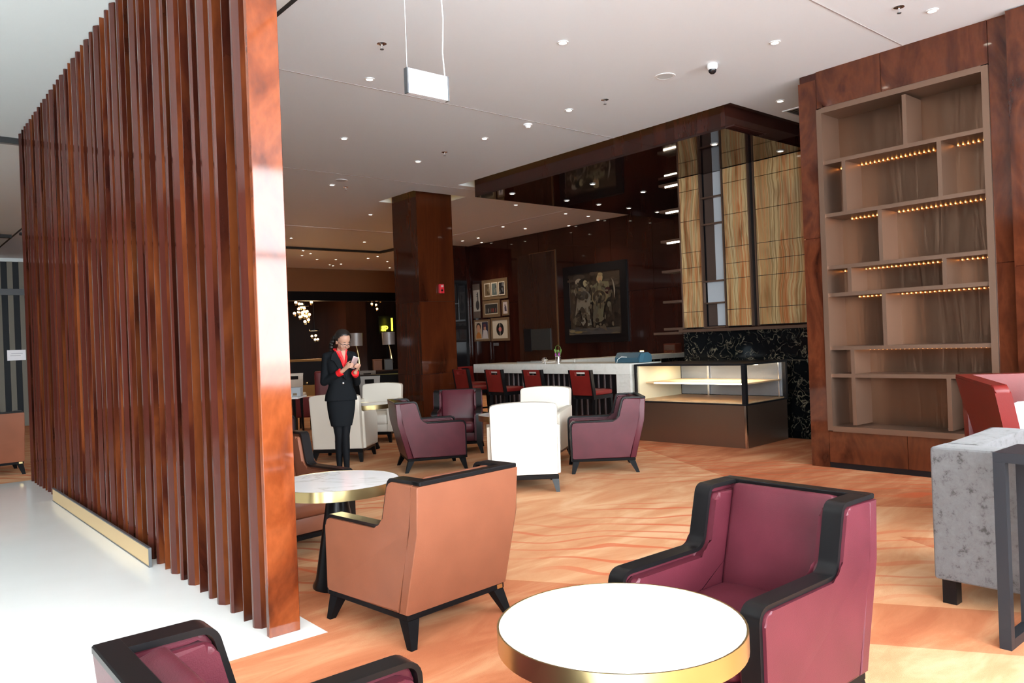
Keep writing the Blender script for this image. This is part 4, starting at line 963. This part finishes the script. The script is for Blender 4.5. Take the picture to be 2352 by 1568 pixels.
quick('top', DIMW, lc, ((-1.0, -.28, .77), (1.0, .28, .80)))
quick('body', BLACK, lc, ((-.95, -.22, 0), (.95, .22, .7695)))
SILV = plain('hammered_silver', (.50, .51, .53), .45, metal=.5, bump=.8, bscale=30)
def tlamp(label, loc):
    t = thing('table_lamp', label, 'table lamp', loc, 0, 'silver table lamps')
    bm = B(); lathe(bm, [(.185, .73), (.19, 1.10), (.185, 1.10), (.18, .73)], 24, close=True); fin('lamp_shade', bm, SILV, t)
    bm = B(); tube(bm, [(0, 0, .73), (.0, 0, 1.05)], .008, 6); lathe(bm, [(0, 1.04), (.18, 1.05), (.18, 1.06), (0, 1.06)], 16); fin('shade_holder', bm, GOLD, t)
    bm = B()
    pts = [Vector((.05, 0, 0)), Vector((.08, 0, .2)), Vector((.07, 0, .4)), Vector((.035, 0, .6)), Vector((0, 0, .74))]
    for a, b, r in zip(pts, pts[1:], (.055, .05, .035, .02)): cyl(bm, a, b, r, r * .75, 10)
    fin('curved_base', bm, GOLD, t)
    return t
l0 = tlamp('silver shaded table lamp directly behind the head of the woman', (11.06, 20.1, .815))
dup(l0, (12.05, 19.93, .815), 0, 'silver shaded table lamp with a gold base beside the column')
cb = thing('wooden_box', 'brown wooden box standing on the far lamp console', 'box', (11.62, 19.9, .801), R(-20))
bm = B(); box(bm, (-.13, -.07, 0), (.13, .07, .30), .01, 1); fin('carton', bm, plain('brown_box', (.20, .08, .035), .5), cb); quick('lid', plain('box_lid', (.26, .11, .05), .5), cb, ((-.135, -.075, .301), (.135, .075, .33)))
gb = thing('grey_box', 'blue grey box standing on the far lamp console beside the gold lamp', 'box', (11.95, 19.82, .801), R(-20))
bm = B(); box(bm, (-.12, -.06, 0), (.12, .06, .31), .01, 1); fin('carton', bm, plain('slate_box', (.13, .16, .18), .6), gb); quick('lid', plain('slate_lid', (.06, .05, .05), .6), gb, ((-.125, -.065, .311), (.125, .065, .33)))
ng = thing('neon_sign', 'bright yellow neon lettering above the far silver lamp beside the column', 'sign', (12.16, 20.53, 1.93))
fc = bpy.data.curves.new('neon_text', 'FONT'); fc.body = 'gp'; fc.size = .21; fc.extrude = .01; fc.offset = .008
fo = bpy.data.objects.new('neon_text', fc); COL.objects.link(fo)
fo.rotation_euler = (PI / 2, 0, -.6); bpy.context.view_layer.update()
me = bpy.data.meshes.new_from_object(fo.evaluated_get(bpy.context.evaluated_depsgraph_get())); me.materials.clear(); me.materials.append(NEON)
lt = bpy.data.objects.new('lettering', me); COL.objects.link(lt); lt.parent = ng; lt.rotation_euler = (PI / 2, 0, -.6); lt.location = (.02, 0, .09)
bpy.data.objects.remove(fo)
quick('neon_bar', NEON, ng, ((.26, -.2, .03), (.30, -.17, .42)))
quick('backing', BLACK, ng, ((-.05, .03, -.05), (.5, .05, .5)))
quick('post', BLACK, ng, ((.2, .031, -1.93), (.26, .05, -.051)))

def chandelier(label, loc, pts, r, rod):
    t = thing('chandelier', label, 'chandelier', loc)
    bm = B(); cyl(bm, (0, 0, .35), (0, 0, rod), .012, seg=6); lathe(bm, [(0, .3), (.18, .3), (.18, .35), (0, .35)], 12); fin('ceiling_rod', bm, BLACK, t)
    g0 = c0 = None
    for p in pts:
        if g0 is None:
            bm = B(); ball(bm, (0, 0, 0), r, 10); g0 = fin('globe', bm, GLOBE, t); a = g0
            bm = B(); lathe(bm, [(r * .8, -r * 1.9), (r * .85, -r * .7), (r * .75, -r * .7), (r * .7, -r * 1.9)], 10, close=True); c0 = fin('cup', bm, GOLD, g0); b = c0
        else:
            a = g0.copy(); COL.objects.link(a); a.parent = t; b = c0.copy(); COL.objects.link(b); b.parent = a
        a.location = p
    return t
GP2 = [(-.38, .44), (-.15, .40), (-.03, .39), (.22, .45), (-.06, .28), (.06, .24), (-.28, .20), (-.38, .04), (-.28, .08), (-.14, .06), (.04, .11), (.15, .07), (.24, .00), (-.22, -.10), (-.05, -.06), (.10, -.08), (.18, -.20), (-.06, -.28), (.16, .12), (-.14, -.04)]
chandelier('glowing chandelier of many small globes beside the screen end', (12.95, 27.4, 2.82), [(x * 1.05, .15 * math.sin(9 * x + 5 * z), z) for x, z in GP2], .055, 1.38)
chandelier('far glowing chandelier close to the column seen under the black beam', (15.3, 26.2, 3.32), [(.07 * k - .32, .1 * math.sin(k * 2.3), .03 * math.cos(k * 1.7) - (.18 if k in (3, 6) else 0) - (.35 if k == 5 else 0)) for k in range(11)], .04, .88)
chandelier('small glowing lamp cluster low under the big globe chandelier', (13.05, 26.85, 1.88), [(-.1, 0, .1), (.05, 0, .12), (.02, 0, -.03), (.13, 0, -.02)], .045, 2.32)
pl_ = bpy.data.lights.new('chandelier_light', 'POINT'); pl_.energy = 60; pl_.color = (1, .6, .3); pl_.shadow_soft_size = .3
po = bpy.data.objects.new('chandelier_light', pl_); COL.objects.link(po); po.location = (13.2, 27.4, 2.3)

# lobby beyond the screen: striped partition and paper notice
sp = thing('striped_partition', 'far dark partition with pale vertical posts left of the slatted screen', 'partition', (0, 20.7, 0))
quick('dark_panel', plain('dark_blue_panel', (.008, .010, .013), .6, spec=.2), sp, ((-1.0, .03, 0), (5.2, .06, 3.74)))
quick('cross_bar', BLACK, sp, ((-1.0, -.05, 2.98), (5.2, -.001, 3.12)))
for k in range(27): quick('post', plain('pale_post', (.15, .14, .115), .7, spec=.2) if k == 0 else bpy.data.materials['pale_post'], sp, ((-.98 + .226 * k, 0, 0), (-.98 + .226 * k + .105, .03, 3.74)))
nt_ = thing('paper_notice', 'white paper notice fixed on the far striped partition', 'notice', (2.58, 20.749, 1.5))
quick('sheet', PAPER, nt_, ((0, -.056, 0), (.36, -.0501, .235)))
quick('ink_line', plain('pale_ink', (.4, .4, .45), .8), nt_, ((.08, -.0575, .15), (.3, -.0562, .162)), ((.06, -.0575, .10), (.26, -.0562, .112)))

# ================================================================== the woman with the phone
def capsule(bm, p0, p1, r0_, r1_, seg=14):
    cyl(bm, p0, p1, r0_, r1_, seg); ball(bm, p0, r0_, 12); ball(bm, p1, r1_, 12)
def remeshed(name, bm, mat, voxel, smooth=3, parent=None):
    o = fin(name, bm, mat)
    m = o.modifiers.new('r', 'REMESH'); m.mode = 'VOXEL'; m.voxel_size = voxel; m.use_smooth_shade = True
    s = o.modifiers.new('s', 'SMOOTH'); s.factor = .5; s.iterations = smooth
    bpy.context.view_layer.update()
    me = bpy.data.meshes.new_from_object(o.evaluated_get(bpy.context.evaluated_depsgraph_get()))
    old = o.data; o.modifiers.clear(); o.data = me; bpy.data.meshes.remove(old); me.name = name
    for p in me.polygons: p.use_smooth = True
    if parent: o.parent = parent
    return o
HM = Matrix.Translation((.038, -.035, 1.568)) @ Matrix.Rotation(.36, 4, 'Z') @ Matrix.Rotation(.46, 4, 'X')
def H(p): return HM @ Vector(p)
def hball(bm, c, r, seg=14): 
    t = bmesh.new(); bmesh.ops.create_uvsphere(t, u_segments=seg * 2, v_segments=seg, radius=1)
    merge(bm, t, HM @ Matrix.Translation(c) @ Matrix.Diagonal((*r, 1)))
KL, KR, AL, AR = (-.042, .0, .48), (.026, -.035, .48), (-.042, .03, .075), (.024, -.06, .075)
SL, SR, EL, ER, WL_, WR_ = (-.145, .015, 1.385), (.145, .015, 1.385), (-.182, .03, 1.105), (.19, .02, 1.085), (-.005, -.155, 1.225), (.135, -.18, 1.205)
bm = B()
ball(bm, (0, .012, 1.27), (.135, .085, .17), 18); ball(bm, (0, .012, 1.08), (.105, .08, .16), 18); ball(bm, (0, .018, .92), (.150, .10, .13), 18)
capsule(bm, SL, SR, .05, .05); capsule(bm, (0, .01, 1.42), (.026, -.012, 1.51), .048, .044)
for S_, E_, W_ in ((SL, EL, WL_), (SR, ER, WR_)):
    capsule(bm, S_, E_, .048, .038); capsule(bm, E_, W_, .036, .024)
for s, K_, A_ in ((-1, KL, AL), (1, KR, AR)):
    capsule(bm, (s * .07, .018, .86), K_, .068, .042); capsule(bm, K_, ((K_[0] + A_[0]) / 2, (K_[1] + A_[1]) / 2 + .012, .33), .042, .041); capsule(bm, ((K_[0] + A_[0]) / 2, (K_[1] + A_[1]) / 2 + .012, .33), A_, .04, .025)
    capsule(bm, (A_[0], A_[1], .045), (A_[0] + s * .01, A_[1] - .14, .026), .026, .02)
hball(bm, (0, .012, .03), (.076, .092, .086)); hball(bm, (0, -.024, -.03), (.064, .066, .085)); hball(bm, (0, -.045, -.088), (.036, .038, .032))
hball(bm, (0, -.096, -.032), (.012, .014, .012)); hball(bm, (0, -.09, -.012), (.008, .010, .022))
for s in (-1, 1): hball(bm, (s * .074, .012, -.015), (.011, .018, .031)); hball(bm, (s * .036, -.062, -.04), (.025, .024, .022))
# hands: palm, four unequal bent fingers and a thumb each, closed on the phone
def hand(bm, wrist, knuck, side, tips, thumb):
    wrist = Vector(wrist); knuck = Vector(knuck); side = Vector(side).normalized()
    for k in range(4): capsule(bm, wrist.lerp(knuck, .15) + side * (.010 * (k - 1.5)), knuck + side * (.016 * (k - 1.5)), .0155, .0115, 8)
    for k in range(4):
        a = knuck + side * (.016 * (k - 1.5)); mid, tip = tips(k, a); capsule(bm, a, mid, .0088, .0080, 8); capsule(bm, mid, tip, .0080, .0066, 8)
    b0, b1, b2 = thumb; capsule(bm, b0, b1, .0125, .010, 8); capsule(bm, b1, b2, .010, .0075, 8)
LEN = [.9, 1.0, .95, .75]
hand(bm, WL_, (.055, -.205, 1.285), (.25, .1, .95), lambda k, a: (a + Vector((.026, -.020, .003)) * LEN[k], a + Vector((.058, -.012, .006)) * LEN[k]), ((.02, -.17, 1.255), (.05, -.165, 1.31), (.085, -.178, 1.335)))
hand(bm, WR_, (.172, -.222, 1.268), (.55, -.2, .8), lambda k, a: (a + Vector((-.014, -.026, .012)) * LEN[k], a + Vector((-.048, -.024, .022)) * LEN[k]), ((.155, -.19, 1.235), (.168, -.178, 1.29), (.145, -.182, 1.325)))
woman = remeshed('person', bm, SKIN, .0052, 3)
tag(woman, 'standing woman in black skirt suit and red blouse looking down at her phone', 'person')
woman.location = (4.24, 8.10, .012); woman.rotation_euler = (0, 0, R(-17.5))
# jacket
bm = B()
def loft(bm, rings, seg=32):
    R_ = []
    for z, cx, cy, a, b in rings: R_.append([bm.verts.new((cx + a * math.copysign(abs(math.cos(2 * PI * i / seg)) ** .85, math.cos(2 * PI * i / seg)), cy + b * math.copysign(abs(math.sin(2 * PI * i / seg)) ** .85, math.sin(2 * PI * i / seg)), z)) for i in range(seg)])
    for A, C_ in zip(R_, R_[1:]):
        for i in range(seg): bm.faces.new((A[i], A[(i + 1) % seg], C_[(i + 1) % seg], C_[i]))
    bm.faces.new(R_[0][::-1]); bm.faces.new(R_[-1])
loft(bm, [(.885, 0, .018, .186, .136), (.95, 0, .018, .176, .128), (1.02, 0, .015, .148, .112), (1.085, 0, .012, .128, .102), (1.15, 0, .010, .136, .106), (1.24, 0, .008, .153, .118), (1.32, 0, .008, .165, .115), (1.39, 0, .012, .165, .092), (1.425, 0, .014, .12, .078), (1.452, .004, .014, .07, .062)])
capsule(bm, SL, SR, .06, .06)
for S_, E_, W_ in ((SL, EL, WL_), (SR, ER, WR_)):
    W2 = Vector(E_).lerp(Vector(W_), .78)
    capsule(bm, S_, E_, .056, .047); cyl(bm, E_, W2, .046, .039, 16); ball(bm, E_, .047, 12)
for s in (-1, 1): capsule(bm, (s * .055, .018, 1.425), (s * .14, .016, 1.388), .045, .056)
jk = remeshed('jacket', bm, SUIT, .0075, 4, woman)
def sheared(bm, k, z0): bmesh.ops.transform(bm, matrix=Matrix(((1, 0, 0, 0), (0, 1, k, -k * z0), (0, 0, 1, 0), (0, 0, 0, 1))), verts=bm.verts)
bm = B(); prism(bm, [(-.062, 1.455), (.075, 1.455), (.03, 1.225)], 'y', -.132, -.09); sheared(bm, .27, 1.24); fin('blouse_front', bm, SILK, woman)
bm = B(); prism(bm, [(.002, 1.455), (.052, 1.455), (.034, 1.345)], 'y', -.136, -.1); sheared(bm, .27, 1.24); fin('neckline_skin', bm, SKIN, woman)
bm = B()
tube(bm, [(-.045, .05, 1.475), (-.062, .0, 1.475), (-.052, -.055, 1.455), (-.01, -.112, 1.37), (.028, -.138, 1.25)], .013, 8)
tube(bm, [(.045, .05, 1.475), (.072, .0, 1.475), (.072, -.05, 1.455), (.056, -.108, 1.37), (.03, -.138, 1.25)], .012, 8); tube(bm, [(-.045, .05, 1.475), (.0, .066, 1.478), (.045, .05, 1.475)], .012, 8)
fin('blouse_collar', bm, SILK, woman)
LAP = plain('lapel_wool', (.0085, .010, .012), .85, spec=.1, bump=.3, bscale=400)
bm = B(); prism(bm, [(-.058, 1.455), (-.105, 1.42), (-.120, 1.355), (-.088, 1.345), (.026, 1.13), (.034, 1.225)], 'y', -.139, -.118); sheared(bm, .20, 1.2); fin('lapel', bm, LAP, woman)
bm = B(); prism(bm, [(.073, 1.455), (.112, 1.42), (.120, 1.355), (.098, 1.345), (.034, 1.12), (.031, 1.225)], 'y', -.138, -.118); sheared(bm, .20, 1.2); fin('lapel', bm, LAP, woman)
for z in (1.085, 1.165):
    bm = B(); lathe(bm, [(0, 0), (.011, 0), (.012, .004), (.006, .007), (0, .007)], 12); bmesh.ops.transform(bm, matrix=Matrix.Translation((.012, -.093 if z < 1.1 else -.10, z)) @ Matrix.Rotation(PI / 2, 4, 'X'), verts=bm.verts); fin('button', bm, CHROME if z < 1.1 else BLACK, woman)
for E_, W_ in ((EL, WL_), (ER, WR_)):
    E_, W_ = Vector(E_), Vector(W_); bm = B(); cyl(bm, E_.lerp(W_, .76), E_.lerp(W_, .95), .039, .043, 16, True); fin('blouse_cuff', bm, SILK, woman)
bm = B(); loft(bm, [(.595, -.008, .0, .118, .092), (.68, -.006, .004, .138, .104), (.78, -.003, .012, .155, .114), (.87, 0, .018, .162, .118), (.95, 0, .018, .150, .112)]); fin('skirt', bm, SUIT, woman, sharp=1.0)
bm = B()
for s, K_, A_ in ((-1, KL, AL), (1, KR, AR)):
    M_ = ((K_[0] + A_[0]) / 2, (K_[1] + A_[1]) / 2 + .012, .33)
    capsule(bm, (s * .066, .018, .80), K_, .07, .047); capsule(bm, K_, M_, .047, .046); capsule(bm, M_, (A_[0], A_[1], .06), .045, .028)
remeshed('tights', bm, TIGHTS, .008, 3, woman)
for s, A_ in ((-1, AL), (1, AR)):
    bm = B(); capsule(bm, (A_[0], A_[1] + .01, .04), (A_[0] + s * .01, A_[1] - .145, .022), .040, .032); box(bm, (A_[0] - .018, A_[1] - .0, -.010), (A_[0] + .018, A_[1] + .035, .03))
    remeshed('shoe', bm, BLACKW, .006, 2, woman)
# hair, face, glasses
bm = B(); t = bmesh.new(); bmesh.ops.create_uvsphere(t, u_segments=36, v_segments=24, radius=1)
bmesh.ops.transform(t, matrix=Matrix.Translation((0, .022, .036)) @ Matrix.Diagonal((.084, .098, .091, 1)), verts=t.verts)
bmesh.ops.delete(t, geom=[v for v in t.verts if (v.co.y < -.02 - max(0, v.co.z - .03) * .55 and v.co.z < .085) or (v.co.z < -.005 and v.co.y < .03) or v.co.z < -.05], context='VERTS')
bmesh.ops.solidify(t, geom=list(t.faces), thickness=-.006)
merge(bm, t, HM)
ps = [H((0, .105, .02)), H((-.03, .135, -.03)), H((-.055, .125, -.10)), H((-.062, .10, -.16)), H((-.06, .085, -.20))]
for a, b, r in zip(ps, ps[1:], (.030, .036, .034, .024)): capsule(bm, a, b, r, r * .85, 12)
fin('hair', bm, HAIR, woman, sharp=2)
bm = B()
for s in (-1, 1): hball(bm, (s * .028, -.0875, -.004), (.014, .004, .0035), 8)
fin('eyelids', bm, HAIR, woman)
bm = B()
for s in (-1, 1): hball(bm, (s * .030, -.0835, .022), (.018, .004, .003), 8)
fin('eyebrows', bm, HAIR, woman)
bm = B(); hball(bm, (0, -.086, -.066), (.018, .006, .006), 10); fin('lips', bm, LIP, woman)
bm = B()
for s in (-1, 1):
    pts = [H((s * .031 + .025 * math.cos(2 * PI * k / 16), -.100, -.010 + .017 * math.sin(2 * PI * k / 16))) for k in range(17)]; tube(bm, pts, .0018, 5)
    tube(bm, [H((s * .056, -.099, -.004)), H((s * .074, -.06, .0)), H((s * .079, .01, .0))], .0026, 5)
tube(bm, [H((-.006, -.101, -.008)), H((.006, -.101, -.008))], .0018, 5)
fin('glasses', bm, plain('glasses_frame', (.10, .08, .09), .3), woman)
ph = thing('phone', 'pinkish silver smartphone held in both hands by the woman', 'phone', (4.24, 8.10, .012), R(-17.5))
PMX = Matrix.Translation((.118, -.208, 1.315)) @ Matrix.Rotation(.25, 4, 'Z') @ Matrix.Rotation(.22, 4, 'X') @ Matrix.Rotation(.32, 4, 'Y')
bm = B(); box(bm, (-.034, -.004, -.068), (.034, .004, .068), .0038, 2); bmesh.ops.transform(bm, matrix=PMX, verts=bm.verts); fin('case', bm, plain('rose_silver', (.50, .36, .35), .3, metal=.5), ph)
bm = B(); box(bm, (-.033, -.0045, .0685), (.033, .0045, .0725)); bmesh.ops.transform(bm, matrix=PMX, verts=bm.verts); fin('top_edge', bm, plain('bright_silver', (.85, .85, .86), .3), ph)
